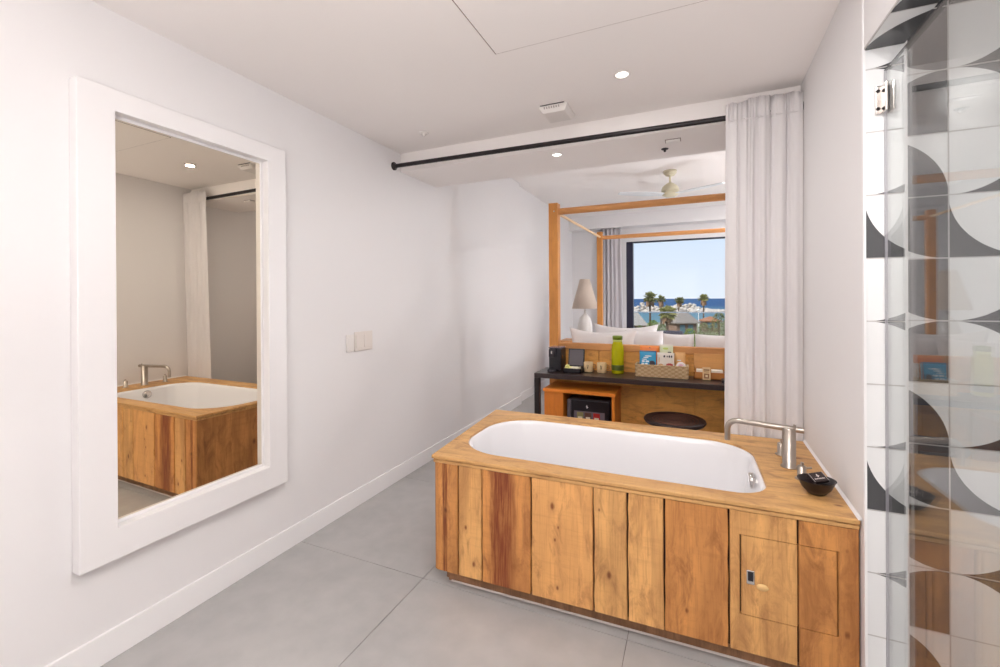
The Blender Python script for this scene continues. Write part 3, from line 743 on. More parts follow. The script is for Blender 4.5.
def pillow(cx, cy, cz, w, h, t, tilt, label, rz=0, pinch=.14):
    mb = MB(); n = 20; vs = []
    M4 = Matrix.Translation((cx, cy, cz)) @ Matrix.Rotation(rz, 4, 'Z') @ Matrix.Rotation(-tilt, 4, 'X')
    for sgn in (1, -1):
        for j in range(n+1):
            for i in range(n+1):
                u, v = 2*i/n-1, 2*j/n-1
                eu = 1-pinch*(1-abs(v)**2.2)*abs(u)**3*0.5; ev = 1-pinch*(1-abs(u)**2.2)*abs(v)**3
                th = t*((1-u**4)*(1-v**4))**.5*(1-.1*math.sin(5*u+cx*9)*v)
                vs.append(M4 @ Vector((u*w/2*eu, sgn*th/2, v*h/2*ev)))
    m_ = n+1; fs = []
    for q in range(2):
        o = q*m_*m_
        for j in range(n):
            for i in range(n):
                f = (o+j*m_+i, o+j*m_+i+1, o+(j+1)*m_+i+1, o+(j+1)*m_+i); fs.append(f if q else f[::-1])
    mb.add(vs, fs, 0, True)
    return loose('pillow', mb, linen, label, 'pillow', (cx, cy, cz-h/2), 'white pillows leaning on the headboard')
pillow(-.755, 4.03, .862, .62, .43, .15, .1, 'leftmost white pillow, its pointed corner rising above the headboard near the left post', pinch=.22)
pillow(-.60, 4.42, .872, .62, .45, .15, .1, 'white pillow in the back row behind the leftmost pillow', pinch=.2)
pillow(-.405, 4.22, .848, .34, .40, .13, .08, 'white square pillow right of the pointed ones, behind the green bottle', pinch=.05)
pillow(-.104, 4.04, .845, .25, .39, .12, .08, 'narrow white pillow showing above the snack basket', pinch=.05)
pillow(.238, 4.04, .845, .42, .39, .13, .08, 'rightmost white pillow beside the hanging curtain', pinch=.05)

# nightstand + lamp
ns = thing('nightstand', 'small pale nightstand beside the bed in the far left corner', 'nightstand', (-1.5, 6.2, 0))
MB().bbox(-1.72, -1.28, 6.0, 6.4, .10, .72, .006).build('body', rail_m, ns)
MB().bbox(-1.74, -1.26, 5.98, 6.42, .722, .75, .004).build('top', rail_m, ns)
for sx in (-1.69, -1.31):
    for sy in (6.03, 6.37): MB().box(sx-.02, sx+.02, sy-.02, sy+.02, 0, .10).build('leg', rail_m, ns)
lp = thing('table_lamp', 'white table lamp with cone shade standing on the nightstand', 'lamp', (-1.40, 6.2, .75))
MB().lathe([(.0, 0), (.06, 0), (.085, .03), (.102, .12), (.102, .22), (.08, .31), (.03, .37), (.015, .39), (.015, .44), (0, .44)], (-1.40, 6.2, .75), 32).build('base', plain('lamp_base', srgb(222, 218, 214), .5), lp)
mb = MB(); mb.lathe([(.185, .455), (.07, .875)], (-1.40, 6.2, .75), 40)
mb.f = [f for f in mb.f if len(f) == 4]; mb.m = mb.m[:len(mb.f)]; mb.s = mb.s[:len(mb.f)]
mb.build('shade', fabric('lamp_shade', srgb(232, 218, 205), .35), lp, solid=.003)

# bedroom drapes
gc = thing('window_drape', 'grey pleated drape left of the bedroom window', 'curtain', (-1.3, 7.86, 0))
curtain_mesh(-1.49, -1.135, -1.50, -1.085, 7.88, 7.88, 2.60, .03, 5, .035, seed=9, nx=160, nz=24).build('cloth', grey_curt, gc, solid=.002)

# ------------------------------------------------------------------ desk with everything on it
DK = .7125
dk = thing('desk', 'long black console desk behind the tub against the headboard', 'desk', (-.36, 3.6, 0))
MB().bbox(-1.235, .47, 3.515, 3.846, .6725, DK, .002).build('desk_top', desk_m, dk)
for x in (-1.235, .425):
    for y in (3.515,): MB().bbox(x, x+.045, y, y+.045, 0, .672, .002).build('leg', black_metal, dk)

cab_m = wood('cabinet_wood', rustic=.35, base=srgb(214, 124, 40), dark=srgb(140, 66, 20), axis='z', seed=31, grain=.6, blotch=.3, rough=.4, knots=[(-.27, -.09, .48, .006)])
cabt_m = wood('cabinet_top_wood', rustic=.35, base=srgb(222, 130, 42), dark=srgb(146, 70, 22), axis='x', seed=32, grain=.6, blotch=.3, rough=.4)
cb = thing('fridge_cabinet', 'orange wood cabinet holding the mini fridge under the desk', 'cabinet', (-.85, 3.68, 0))
MB().bbox(-1.152, -.552, 3.50, 3.846, .564, .590, .003).build('top', cabt_m, cb)
MB().bbox(-1.145, -.980, 3.512, 3.84, .0, .563, .003).build('side_panel', cab_m, cb)
MB().bbox(-.584, -.560, 3.512, 3.84, .0, .563, .003).build('side_panel', cab_m, cb)
MB().box(-.9795, -.5845, 3.825, 3.84, .0, .563).build('back_panel', cab_m, cb)
MB().box(-.9795, -.5845, 3.515, 3.824, .0, .03).build('bottom', cab_m, cb)
fg = thing('mini_fridge', 'black glass-fronted mini fridge inside the orange cabinet', 'fridge', (-.785, 3.7, .03))
FY = 3.545
MB().bbox(-.955, -.610, FY+.03, 3.82, .031, .508, .006).build('body', dark_pl, fg)
mb = MB(); mb.bbox(-.955, -.925, FY, FY+.029, .035, .503, .003, 0)
mb.bbox(-.922, -.612, FY, FY+.029, .035, .503, .003, 1); fd = mb.build('door', [plain('fridge_edge', srgb(92, 84, 92), .4), black_pl], fg)
mb = MB(); zc, xc, yl = .455, -.790, FY-.0005
mb.add([(xc, yl, zc-.014), (xc+.013, yl, zc-.004), (xc+.007, yl, zc+.002), (xc+.001, yl, zc+.016), (xc-.007, yl, zc+.002), (xc-.003, yl, zc-.004)], [(0, 1, 2, 3, 4, 5)])
mb.build('logo', plain('logo_white', srgb(225, 220, 225), .5), fd, solid=.0004)
mb = MB(); mb.box(-.895, -.645, FY-.0015, FY+.0005, .09, .418); mb.build('window', plain('fridge_window', srgb(112, 102, 112), .25), fd)
for x, c, in ((-.845, srgb(158, 150, 100)), (-.780, srgb(112, 76, 62)), (-.710, srgb(196, 40, 38))):
    mb = MB(); mb.bbox(x-.027, x+.027, FY-.0035, FY-.0015, .333, .408, .001, 0); mb.bbox(x-.018, x+.018, FY-.004, FY-.0034, .353, .373, .0003, 1)
    mb.build('picture', [plain('fridge_print', c, .4, var=.5, vscale=60), plain('print_light', srgb(214, 200, 180), .5)], fd)

# stool under the desk
st = thing('stool', 'round dark woven-top stool behind the tub under the desk', 'stool', (-.115, 3.35, 0))
sm = plain('stool_dark', srgb(52, 30, 28), .4, var=.4, vscale=60, bump=.5, bscale=120)
MB().lathe([(0, -.006), (.10, -.008), (.165, -.002), (.19, .006), (.205, .004), (.21, -.006), (.20, -.022), (.18, -.028), (0, -.03)], (-.115, 3.35, .475), 40).build('seat', sm, st)
mb = MB()
mb.tube([(-.115+(.02+.00122*k*1.0)*math.cos(k*.33), 3.35+(.02+.00122*k)*math.sin(k*.33), .4668+.0022*(k % 2)+max(0, (k-70)*.00018)) for k in range(120)], .0022, 6, cap=False)
mb.build('weave', plain('weave_tan', srgb(112, 72, 56), .6), st)
for k in range(4):
    a = PI/4+k*PI/2; c_, s_ = math.cos(a), math.sin(a)
    MB().tube([(-.115+.14*c_, 3.35+.14*s_, .455), (-.115+.185*c_, 3.35+.185*s_, 0)], .013, 12).build('leg', black_metal, st)
mb = MB(); mb.tube([(-.115+.17*math.cos(a), 3.35+.17*math.sin(a), .16) for a in [2*PI*k/32 for k in range(33)]], .008, 8, cap=False); mb.build('foot_ring', black_metal, st)

# coffee machine
cm_ = thing('coffee_machine', 'black pod coffee machine at the left end of the desk', 'coffee machine', (-1.09, 3.70, DK))
MB().bbox(-1.150, -1.040, 3.66, 3.83, DK+.001, DK+.20, .010).build('body', black_pl, cm_)
MB().bbox(-1.140, -1.085, 3.625, 3.665, DK+.125, DK+.195, .006).build('brew_head', dark_pl, cm_)
MB().bbox(-1.145, -1.08, 3.60, 3.665, DK+.001, DK+.022, .006).build('drip_tray', dark_pl, cm_)
MB().bbox(-1.152, -1.038, 3.66, 3.80, DK+.200, DK+.208, .003).build('lid', plain('lid_gloss', srgb(120, 116, 130), .2), cm_)
mb = MB(); mb.box(-1.118, -1.108, 3.6245, 3.6255, DK+.155, DK+.180); mb.build('badge', chrome, cm_)
mb = MB(); mb.box(-1.0395, -1.0385, 3.70, 3.715, DK+.11, DK+.14); mb.build('badge', chrome, cm_)

# tea box
tb = thing('tea_box', 'open black box with raised lid holding pale sachets', 'tea box', (-.94, 3.66, DK))
mb = MB()
x0, x1, y0_, y1_ = -1.01, -.855, 3.62, 3.74
mb.box(x0, x1, y0_, y1_, DK+.001, DK+.006); mb.box(x0, x1, y0_, y0_+.006, DK+.001, DK+.038); mb.box(x0, x1, y1_-.006, y1_, DK+.001, DK+.038)
mb.box(x0, x0+.006, y0_, y1_, DK+.001, DK+.038); mb.box(x1-.006, x1, y0_, y1_, DK+.001, DK+.038); mb.build('tray', black_pl, tb)
Mx = Matrix.Translation((0, y1_, DK+.040)) @ Matrix.Rotation(-.22, 4, 'X')
mb = MB(); mb.bbox(x0+.012, x1, -.004, .006, 0, .155, .002, 0, Mx); mb.bbox(x0+.022, x1-.01, -.006, -.003, .01, .145, .001, 1, Mx); mb.build('lid', [black_pl, plain('lid_grey', srgb(92, 86, 92), .35)], tb)
for k in range(5):
    Mx = Matrix.Translation((x0+.02+k*.026, 3.66, DK+.034)) @ Matrix.Rotation(.2-k*.07, 4, 'Y')
    mb = MB(); mb.bbox(-.010, .012, -.03, .045, -.026, .012 if k else .026, .002, 0, Mx)
    loose('tea_sachet', mb, plain('sachet', srgb(236, 230, 150) if k < 2 else srgb(236, 226, 200), .6), 'pale paper sachet standing in the black tea box', 'tea sachet', (x0+.02+k*.026, 3.66, DK+.008), 'sachets in the tea box')

def mug(x, y, label):
    t = thing('mug', label, 'mug', (x, y, DK), 'cream mugs on the desk')
    mb = MB(); mb.lathe([(0, .001), (.036, .001), (.040, .006), (.040, .082), (.0385, .084), (.036, .082), (.036, .008), (0, .006)], (x, y, DK), 32); mb.build('cup', plain('mug_cream', srgb(232, 200, 152), .5, var=.12, vscale=40), t)
    mb = MB(); mb.tube([(x+.037, y+.01, DK+.066), (x+.058, y+.014, DK+.062), (x+.060, y+.014, DK+.030), (x+.037, y+.01, DK+.022)], .0045, 10); mb.build('handle', plain('mug_handle', srgb(176, 120, 72), .5), t)
    mb = MB(); vs = []
    def on(a, z): return (x+.0404*math.sin(a)*1.0, y-.0404*math.cos(a), DK+z)
    for (a0, z0, a1, z1) in ((-.1, .062, .05, .030), (.05, .030, .2, .062), (-.1, .062, .0, .066)):
        w = .05; mb.add([on(a0-w, z0), on(a0+w, z0), on(a1+w, z1), on(a1-w, z1)], [(0, 1, 2, 3)])
    mb.build('mark', plain('mug_mark', srgb(96, 62, 40), .6), t, solid=.0006)
    return t
g1_ = mug(-.818, 3.745, 'cream mug nearer the tea box')
g2_ = copy_thing(g1_, (-.704, 3.745, DK), 'cream mug nearer the green bottle')

# green bottle
gbm, nt, b = new_mat('green_bottle'); b.inputs['Base Color'].default_value = srgb(214, 212, 34); b.inputs['Roughness'].default_value = .12
b.inputs['Transmission Weight'].default_value = .35; b.inputs['IOR'].default_value = 1.2
bo = thing('water_bottle', 'tall yellow-green water bottle with screw lid on the desk', 'bottle', (-.572, 3.755, DK))
MB().lathe([(0, .001), (.046, .001), (.050, .008), (.050, .20), (.046, .24), (.038, .262), (.036, .27), (0, .27)], (-.572, 3.755, DK), 36).build('body', gbm, bo)
MB().lathe([(.039, .268), (.039, .285), (0, .286)], (-.572, 3.755, DK), 32).build('collar', plain('collar', srgb(206, 214, 120), .3), bo)
MB().lathe([(.041, .286), (.042, .314), (.036, .318), (0, .318)], (-.572, 3.755, DK), 32).build('lid', plain('lid_green', srgb(112, 132, 20), .35), bo)
MB().lathe([(.0505, .03), (.0512, .034), (.0512, .070), (.0505, .074)], (-.572, 3.755, DK), 32).build('label_band', plain('band', srgb(96, 110, 24), .4, var=.6, vscale=50), bo)

# wicker basket with snacks
wk = plain('wicker', srgb(236, 208, 166), .7, var=.3, vscale=70, bump=.3, bscale=200)
nt = wk.node_tree; b = nt.nodes['Principled BSDF']; src = b.inputs['Base Color'].links[0].from_socket
tc = N(nt, 'ShaderNodeTexCoord'); mp_ = N(nt, 'ShaderNodeMapping'); mp_.inputs['Scale'].default_value = (1/.0085, 1/.0085, 1/.0156)
ck = N(nt, 'ShaderNodeTexChecker', Scale=1.0); nt.links.new(tc.outputs['Object'], mp_.inputs['Vector']); nt.links.new(mp_.outputs[0], ck.inputs['Vector'])
ck.inputs['Color2'].default_value = srgb(190, 154, 112); nt.links.new(src, ck.inputs['Color1']); nt.links.new(ck.outputs['Color'], b.inputs['Base Color'])
bk = thing('snack_basket', 'pale wicker basket full of snacks on the desk', 'basket', (-.222, 3.73, DK))
bx0, bx1, by0, by1, bz = -.413, -.030, 3.665, 3.795, DK+.001
mb = MB()
def wall_ring(z, off, w):
    n = 0; pts = []
    L_ = [(bx0, by0), (bx1, by0), (bx1, by1), (bx0, by1)]
    for i in range(4):
        a, c = L_[i], L_[(i+1) % 4]; d = math.dist(a, c); m_ = int(d/.0125); nx_, ny_ = (c[1]-a[1])/d, -(c[0]-a[0])/d
        for k in range(m_):
            t = k/m_; o_ = .0055*(1 if n % 2 else -1); n += 1
            pts.append((a[0]+(c[0]-a[0])*t+nx_*o_, a[1]+(c[1]-a[1])*t+ny_*o_, z))
    pts.append(pts[0]); mb.tube(pts, w, 6, cap=False)
for k in range(11): wall_ring(bz+.006+k*.0078, k, .0044)
mb.box(bx0, bx1, by0, by1, bz, bz+.004); mb.build('weave', wk, bk)
mb = MB(); wall_ring(bz+.094, 0, .0062); mb.build('rim', wk, bk)
def pouch(x0, x1, y, z0, z1, th, mats, label, cat, name, lean=.12, band=None, marks=None):
    Mx = Matrix.Translation(((x0+x1)/2, y, z0)) @ Matrix.Rotation(-lean, 4, 'X')
    w, h = (x1-x0)/2, z1-z0; mb = MB(); n = 14; vs = []
    for sgn in (-1, 1):
        for j in range(n+1):
            for i in range(n+1):
                u, v = 2*i/n-1, j/n
                t = th*(max(0, 1-u**4))**.5*(max(0, 1-(2*v-1)**6))**.5
                vs.append(Mx @ Vector((u*w*(1-.03*math.sin(PI*v)), sgn*t/2, v*h)))
    m_ = n+1; A_ = len(mb.v); mb.v += [tuple(v) for v in vs]
    for q in range(2):
        o = q*m_*m_
        for j in range(n):
            for i in range(n):
                f = (o+j*m_+i, o+j*m_+i+1, o+(j+1)*m_+i+1, o+(j+1)*m_+i)
                mb.f.append(f if not q else f[::-1]); mb.m.append(1 if (band and (j+.5)/n > band) else 0); mb.s.append(True)
    for (a, c, d, e, mi) in (marks or []):
        xm, zm = (a+c)/2, (d+e)/2
        pts = []; k_ = 10
        for q in range(k_):
            an = 2*PI*q/k_; u = xm+(c-a)/2*math.cos(an)*1.15; v = zm+(e-d)/2*math.sin(an)*1.15
            u = max(a, min(c, u)); v = max(d, min(e, v))
            t = th*(max(0, 1-u**4))**.5*(max(0, 1-(2*v-1)**6))**.5
            pts.append(Mx @ Vector((u*w, -t/2-.0012, v*h)))
        mb.add(pts, [tuple(range(k_))], mi)
    return loose(name, mb, mats, label, cat, ((x0+x1)/2, y, z0))
ink_w = plain('ink_white', srgb(235, 240, 242), .5); ink_d = plain('ink_dark', srgb(58, 50, 60), .5)
pouch(-.392, -.262, 3.715, bz+.045, DK+.205, .02, [plain('pouch_blue', srgb(48, 160, 206), .35), plain('blue_top', srgb(58, 110, 150), .35), ink_w, ink_d],
      'blue snack pouch with white lettering in the basket', 'snack pouch', 'snack_pouch', band=.92,
      marks=[(-.5, .1, .62, .68, 2), (-.35, .45, .70, .76, 2), (-.7, -.35, .42, .50, 2), (-.25, .15, .42, .50, 2), (-.7, -.1, .54, .58, 2), (-.75, -.4, .30, .37, 2), (-.3, .0, .3, .37, 2), (.2, .85, .22, .5, 3)])
pouch(-.393, -.245, 3.765, bz+.045, DK+.240, .02, [plain('pouch_orange', srgb(238, 128, 48), .4), plain('orange_top', srgb(244, 142, 62), .4), ink_d],
      'orange snack pouch standing behind the blue pouch', 'snack pouch', 'snack_pouch', band=.95, marks=[(.0, .1, .90, .94, 2)])
pouch(-.256, -.125, 3.715, bz+.045, DK+.195, .022, [plain('pouch_white', srgb(232, 222, 210), .45), plain('white_top', srgb(226, 218, 206), .45), ink_d, plain('print_red', srgb(190, 70, 68), .5), plain('print_tan', srgb(206, 160, 110), .5)],
      'white snack pouch with dark letters and red print in the basket', 'snack pouch', 'snack_pouch', band=.95,
      marks=[(-.25, -.05, .74, .86, 2), (.12, .26, .76, .84, 2), (.34, .52, .74, .86, 2), (.60, .76, .74, .86, 2), (.05, .85, .14, .44, 3), (-.85, -.25, .15, .4, 4), (-.8, -.7, .45, .75, 4)])
pouch(-.240, -.136, 3.765, bz+.045, DK+.256, .024, [plain('pouch_green', srgb(220, 226, 190), .45), plain('green_top', srgb(226, 224, 208), .45), plain('print_lime', srgb(196, 214, 110), .5), ink_d],
      'pale green pouch standing behind the white pouch', 'snack pouch', 'snack_pouch', band=.95, marks=[(-.5, .3, .80, .88, 2), (.2, .75, .66, .72, 3)])
pouch(-.122, -.045, 3.755, bz+.045, DK+.198, .022, [plain('pouch_kraft', srgb(232, 178, 116), .5), plain('kraft_top', srgb(226, 170, 108), .5), ink_w],
      'peach kraft pouch at the right end of the basket', 'snack pouch', 'snack_pouch', band=.9, marks=[(-.6, .2, .55, .6, 2), (-.5, .5, .40, .44, 2)])
mb = MB(); mb.lathe([(0, -.012), (.032, -.012), (.036, -.008), (.036, .008), (.032, .012), (0, .012)], (0, 0, 0), 32, 0, Matrix.Rotation(PI/2-.2, 3, 'X'))
mb.lathe([(0, .0122), (.02, .0122), (.02, .0128), (0, .0128)], (0, 0, 0), 24, 1, Matrix.Rotation(PI/2-.2, 3, 'X'))
mb.v = [tuple(Vector(v)+Vector((-.077, 3.705, DK+.092))) for v in mb.v]
loose('snack_tub', mb, [plain('tub_white', srgb(236, 226, 226), .4), plain('tub_pink', srgb(224, 176, 190), .5)], 'round white and pink tub at the front right of the basket', 'snack tub', (-.077, 3.705, DK+.056))

# wooden box with lid up, items, card stand
lightwood = wood('box_wood', rustic=.35, base=srgb(208, 150, 84), dark=srgb(150, 96, 44), axis='x', seed=41, grain=.4, blotch=.2)
wbx = thing('wooden_box', 'open wooden tray box with raised lid at the right of the desk', 'box', (.13, 3.78, DK))
mb = MB(); x0, x1, y0_, y1_ = .016, .235, 3.72, 3.82
mb.box(x0, x1, y0_, y1_, DK+.001, DK+.008); mb.box(x0, x1, y0_, y0_+.008, DK+.001, DK+.055); mb.box(x0, x1, y1_-.008, y1_, DK+.001, DK+.055)
mb.box(x0, x0+.008, y0_, y1_, DK+.001, DK+.055); mb.box(x1-.008, x1, y0_, y1_, DK+.001, DK+.055); mb.build('tray', plain('tray_orange', srgb(206, 132, 62), .5, var=.2, vscale=20), wbx, bevel=.001)
Mx = Matrix.Translation((0, y1_, DK+.058)) @ Matrix.Rotation(-.12, 4, 'X')
MB().bbox(x0, x1, -.005, .005, .012, .130, .003, 0, Mx).build('lid', lightwood, wbx)
for k, (a, c) in enumerate(((x0+.018, x0+.072), (x0+.125, x1-.014))):
    mb = MB(); mb.bbox(a, c, 3.733, 3.80, DK+.009, DK+.072, .004)
    loose('paper_pack', mb, plain('paper_pack', srgb(246, 238, 222), .6), ('white paper pack in the wooden box, left of the small card stand', 'white paper pack in the wooden box, right of the small card stand')[k], 'paper pack', ((a+c)/2, 3.76, DK+.009), 'paper packs in the wooden box')
cs = thing('card_stand', 'small pale wooden card stand in front of the wooden box', 'sign stand', (.105, 3.68, DK))
Mx = Matrix.Translation((.105, 3.68, DK+.002)) @ Matrix.Rotation(-.22, 4, 'X')
mb = MB(); mb.bbox(-.028, .028, -.003, .003, 0, .098, .002, 0, Mx); mb.build('board', plain('stand_pale', srgb(226, 190, 140), .5), cs)
mb = MB(); mb.bbox(-.018, .018, -.0045, -.0032, .012, .050, .0004, 0, Mx); mb.box(-.020, .020, -.0045, -.0032, .072, .082, 0, Mx); mb.box(-.017, .017, -.0045, -.0032, .060, .065, 0, Mx)
pn = mb.build('print', plain('stand_print', srgb(150, 104, 66), .6), cs)
mb = MB(); mb.box(-.008, .008, -.0055, -.0046, .023, .039, 0, Mx); mb.build('print_centre', plain('stand_light', srgb(232, 204, 160), .6), pn)
MB().bbox(-.022+.105, .022+.105, 3.69, 3.715, DK+.001, DK+.008, .002).build('foot', plain('stand_foot', srgb(206, 160, 108), .5), cs)
rc = thing('remote_control', 'small dark object on the desk beside the hanging curtain', 'remote', (.225, 3.68, DK))
MB().bbox(.205, .255, 3.62, 3.70, DK+.001, DK+.020, .005).build('case', dark_pl, rc)
MB().bbox(.213, .247, 3.63, 3.69, DK+.020, DK+.022, .001).build('keypad', black_pl, rc)

# ------------------------------------------------------------------ balcony
deckm = plain('balcony_floor', srgb(176, 170, 164), .8, var=.2)
mb = MB(); mb.box(-3, 4, YF+.2, 9.7, -.25, -.02); struct(mb.build('balcony_floor', deckm))
br = thing('balcony_railing', 'frameless glass balcony railing outside the window', 'railing', (.5, 9.6, -.02))
for k in range(5):
    xa = -3+k*1.4; mb = MB(); mb.box(xa+.01, xa+1.39, 9.594, 9.606, .0, 1.045); mb.build('pane', win_glass, br)
MB().box(-3, 4, 9.59, 9.61, 1.046, 1.066).build('handrail', plain('handrail', srgb(190, 196, 200), .4), br)
def armchair(x, y, lab):
    t = thing('patio_chair', lab, 'chair', (x, y, -.02))
    cm2 = plain('patio_grey', srgb(98, 94, 104), .8)
    MB().bbox(x-.24, x+.24, y-.02, y+.06, .30, .735, .03, seg=3).build('backrest', cm2, t)
    MB().bbox(x-.27, x+.27, y+.061, y+.56, .28, .40, .03, seg=3).build('seat', cm2, t)
    for sx in (-.24, .24):
        for sy in (.0, .5): MB().tube([(x+sx, y+sy+.02, -.02), (x+sx, y+sy+.02, .30)], .014, 10).build('leg', black_metal, t)
armchair(-.38, 8.75, 'low grey patio chair on the balcony, its back just above the pillows')

# ------------------------------------------------------------------ outdoors
yaw = .4156
def at(px, D, py=None):
    """world point D metres out along the photograph's column px"""
    u = (px-500)/433.4; d = Vector((-math.sin(yaw), math.cos(yaw))); r = Vector((math.cos(yaw), math.sin(yaw)))
    p = (d+r*u)*D; z = None if py is None else 1.344-(py-299.2)/433.4*D
    return p.x, p.y, z
GZ = -6.0
sea, nt, b = new_mat('sea_water')
geo = N(nt, 'ShaderNodeNewGeometry'); ln = N(nt, 'ShaderNodeVectorMath', operation='LENGTH'); nt.links.new(geo.outputs['Position'], ln.inputs[0])
nz = N(nt, 'ShaderNodeTexNoise', Scale=.02, Detail=5.0); nt.links.new(geo.outputs['Position'], nz.inputs['Vector'])
mrg = N(nt, 'ShaderNodeMapRange'); mrg.inputs['From Min'].default_value = 180; mrg.inputs['From Max'].default_value = 520; nt.links.new(ln.outputs['Value'], mrg.inputs['Value'])
cr = N(nt, 'ShaderNodeValToRGB'); cr.color_ramp.elements[0].color = srgb(92, 126, 132); cr.color_ramp.elements[1].color = srgb(30, 72, 112)
nt.links.new(mrg.outputs[0], cr.inputs[0]); nt.links.new(cr.outputs[0], b.inputs['Base Color']); b.inputs['Roughness'].default_value = .6; b.inputs['Specular IOR Level'].default_value = .15
bp = N(nt, 'ShaderNodeBump', Strength=.6, Distance=1.0); n3 = N(nt, 'ShaderNodeTexNoise', Scale=.6, Detail=4.0); nt.links.new(geo.outputs['Position'], n3.inputs['Vector'])
nt.links.new(n3.outputs['Fac'], bp.inputs['Height']); nt.links.new(bp.outputs['Normal'], b.inputs['Normal'])
mb = MB(); mb.add([(-3000, 120, GZ-.4), (6000, 120, GZ-.4), (6000, 9000, GZ-.4), (-3000, 9000, GZ-.4)], [(0, 1, 2, 3)])
struct(mb.build('sea', sea))
sand = plain('sandy_ground', srgb(160, 156, 116), .9, var=.5, vscale=.25)
mb = MB(); n = 30; vs = []; fs = []
for i in range(n+1):
    x = -60+160*i/n; yy = 152+10*math.sin(i*.5)+6*math.sin(i*1.3)
    vs += [(x, 12, GZ), (x, yy, GZ), (x, yy+9, GZ-1.2)]
for i in range(n): o = i*3; fs += [(o, o+3, o+4, o+1), (o+1, o+4, o+5, o+2)]
mb.add(vs, fs, 0, True); struct(mb.build('ground', sand))
# breakwater
rock = plain('pale_rock', srgb(214, 200, 184), .9, var=.45, vscale=.6)
mb = MB(); rr = random.Random(3)
for k in range(1500):
    px = rr.uniform(600, 850); D = rr.uniform(236, 262)
    t = 1-abs((D-250)/14)
    top = 5.2*(.75+.25*math.sin(px*.13))*(1 if px < 690 else max(.15, 1-(px-690)/30, min(1, (px-745)/30))) * (1 if px > 640 else .8)
    x, y, _ = at(px, D); z = GZ-.5+rr.uniform(0, 1)*top*t
    bm = bmesh.new(); bmesh.ops.create_icosphere(bm, subdivisions=1, radius=rr.uniform(.8, 1.8))
    for v in bm.verts: v.co = Vector((v.co.x*rr.uniform(.7, 1.2), v.co.y*rr.uniform(.7, 1.2), v.co.z*rr.uniform(.5, .9)))
    mb.bm(bm, 0, Matrix.Translation((x, y, z)))
tag(mb.build('breakwater_rocks', rock), 'long heap of pale rocks forming the breakwater in the sea', 'rocks', kind='stuff')

# palms
trunk_m = plain('palm_trunk', srgb(108, 88, 72), .9, var=.4, vscale=3)
frond_ms = [plain('palm_green', srgb(148, 148, 92), .7, var=.45, vscale=2), plain('palm_olive', srgb(172, 168, 104), .7, var=.45, vscale=2)]
skirt_m = plain('palm_skirt', srgb(160, 128, 100), .9, var=.4, vscale=2)
def palm(px, D, top, crown_w, label, seed, green=0, skirt=1.0, lean=0):
    rr = random.Random(seed)
    x, y, zt = at(px, D, top); R = crown_w/433.4*D/2*1.2
    zc_ = zt-R*.8
    t = thing('fan_palm', label, 'palm tree', (x, y, GZ), 'palm trees by the shore')
    MB().tube([(x-lean, y, GZ), (x-lean*.4, y, (GZ+zc_)/2), (x, y, zc_)], [R*.16, R*.12, R*.13], 10).build('trunk', trunk_m, t)
    mb = MB()
    for k in range(75):
        a = rr.uniform(0, 2*PI); e = math.asin(rr.uniform(-.55, 1)); d = Vector((math.cos(a)*math.cos(e), math.sin(a)*math.cos(e), math.sin(e)))
        side = d.cross(Vector((0, 0, 1))).normalized(); L_ = R*rr.uniform(.65, 1.25)
        c0 = Vector((x, y, zc_))+d*L_*.35; up = side.cross(d)
        for q in range(-3, 4):
            an = q*.32; dd = (d*math.cos(an)+side*math.sin(an)); tip = c0+dd*L_*.62*(1-.1*abs(q))+Vector((0, 0, -.12*R))
            w = side*math.cos(an)*R*.05-d*math.sin(an)*R*.05
            midp = c0+dd*L_*.35
            mb.add([c0-w*.4, c0+w*.4, midp+w+up*R*.02, tip, midp-w+up*R*.02], [(0, 1, 2, 3, 4)])
        mb.add([Vector((x, y, zc_)), c0+side*R*.02, c0-side*R*.02], [(0, 1, 2)])
    mb.build('crown', frond_ms[green], t)
    mb = MB()
    for k in range(70):
        a = rr.uniform(0, 2*PI); r1 = R*rr.uniform(.25, .55); z1 = zc_-R*rr.uniform(.3, 1.1)*skirt
        p0 = Vector((x+R*.1*math.cos(a), y+R*.1*math.sin(a), zc_)); p1 = Vector((x+r1*math.cos(a), y+r1*math.sin(a), z1)); sd_ = Vector((-math.sin(a), math.cos(a), 0))*R*.14
        pm_ = (p0+p1)/2+Vector((math.cos(a), math.sin(a), 0))*R*.15
        mb.add([p0, pm_+sd_, p1+sd_*.4, p1-sd_*.4, pm_-sd_], [(0, 1, 2, 3, 4)])
    mb.build('dead_fronds', skirt_m, t)
palm(650, 88, 292.5, 13, 'tall fan palm at the left of the view, its big crown above the sea horizon', 1, 0, 1.1)
palm(661, 110, 296, 8.5, 'slim fan palm just right of the tallest left palm', 2, 0, 1.6)
palm(679.5, 115, 297.5, 8.5, 'slim fan palm standing in front of the breakwater near the middle of the view', 3, 0, 1.2, .8)
palm(703.5, 105, 295, 9, 'brownish fan palm at the right of the view, beside the lone lamp post', 4, 1, 1.3)
palm(667, 72, 306, 17, 'low broad fan palm in front of the thatched hut', 5, 1, 1.1)
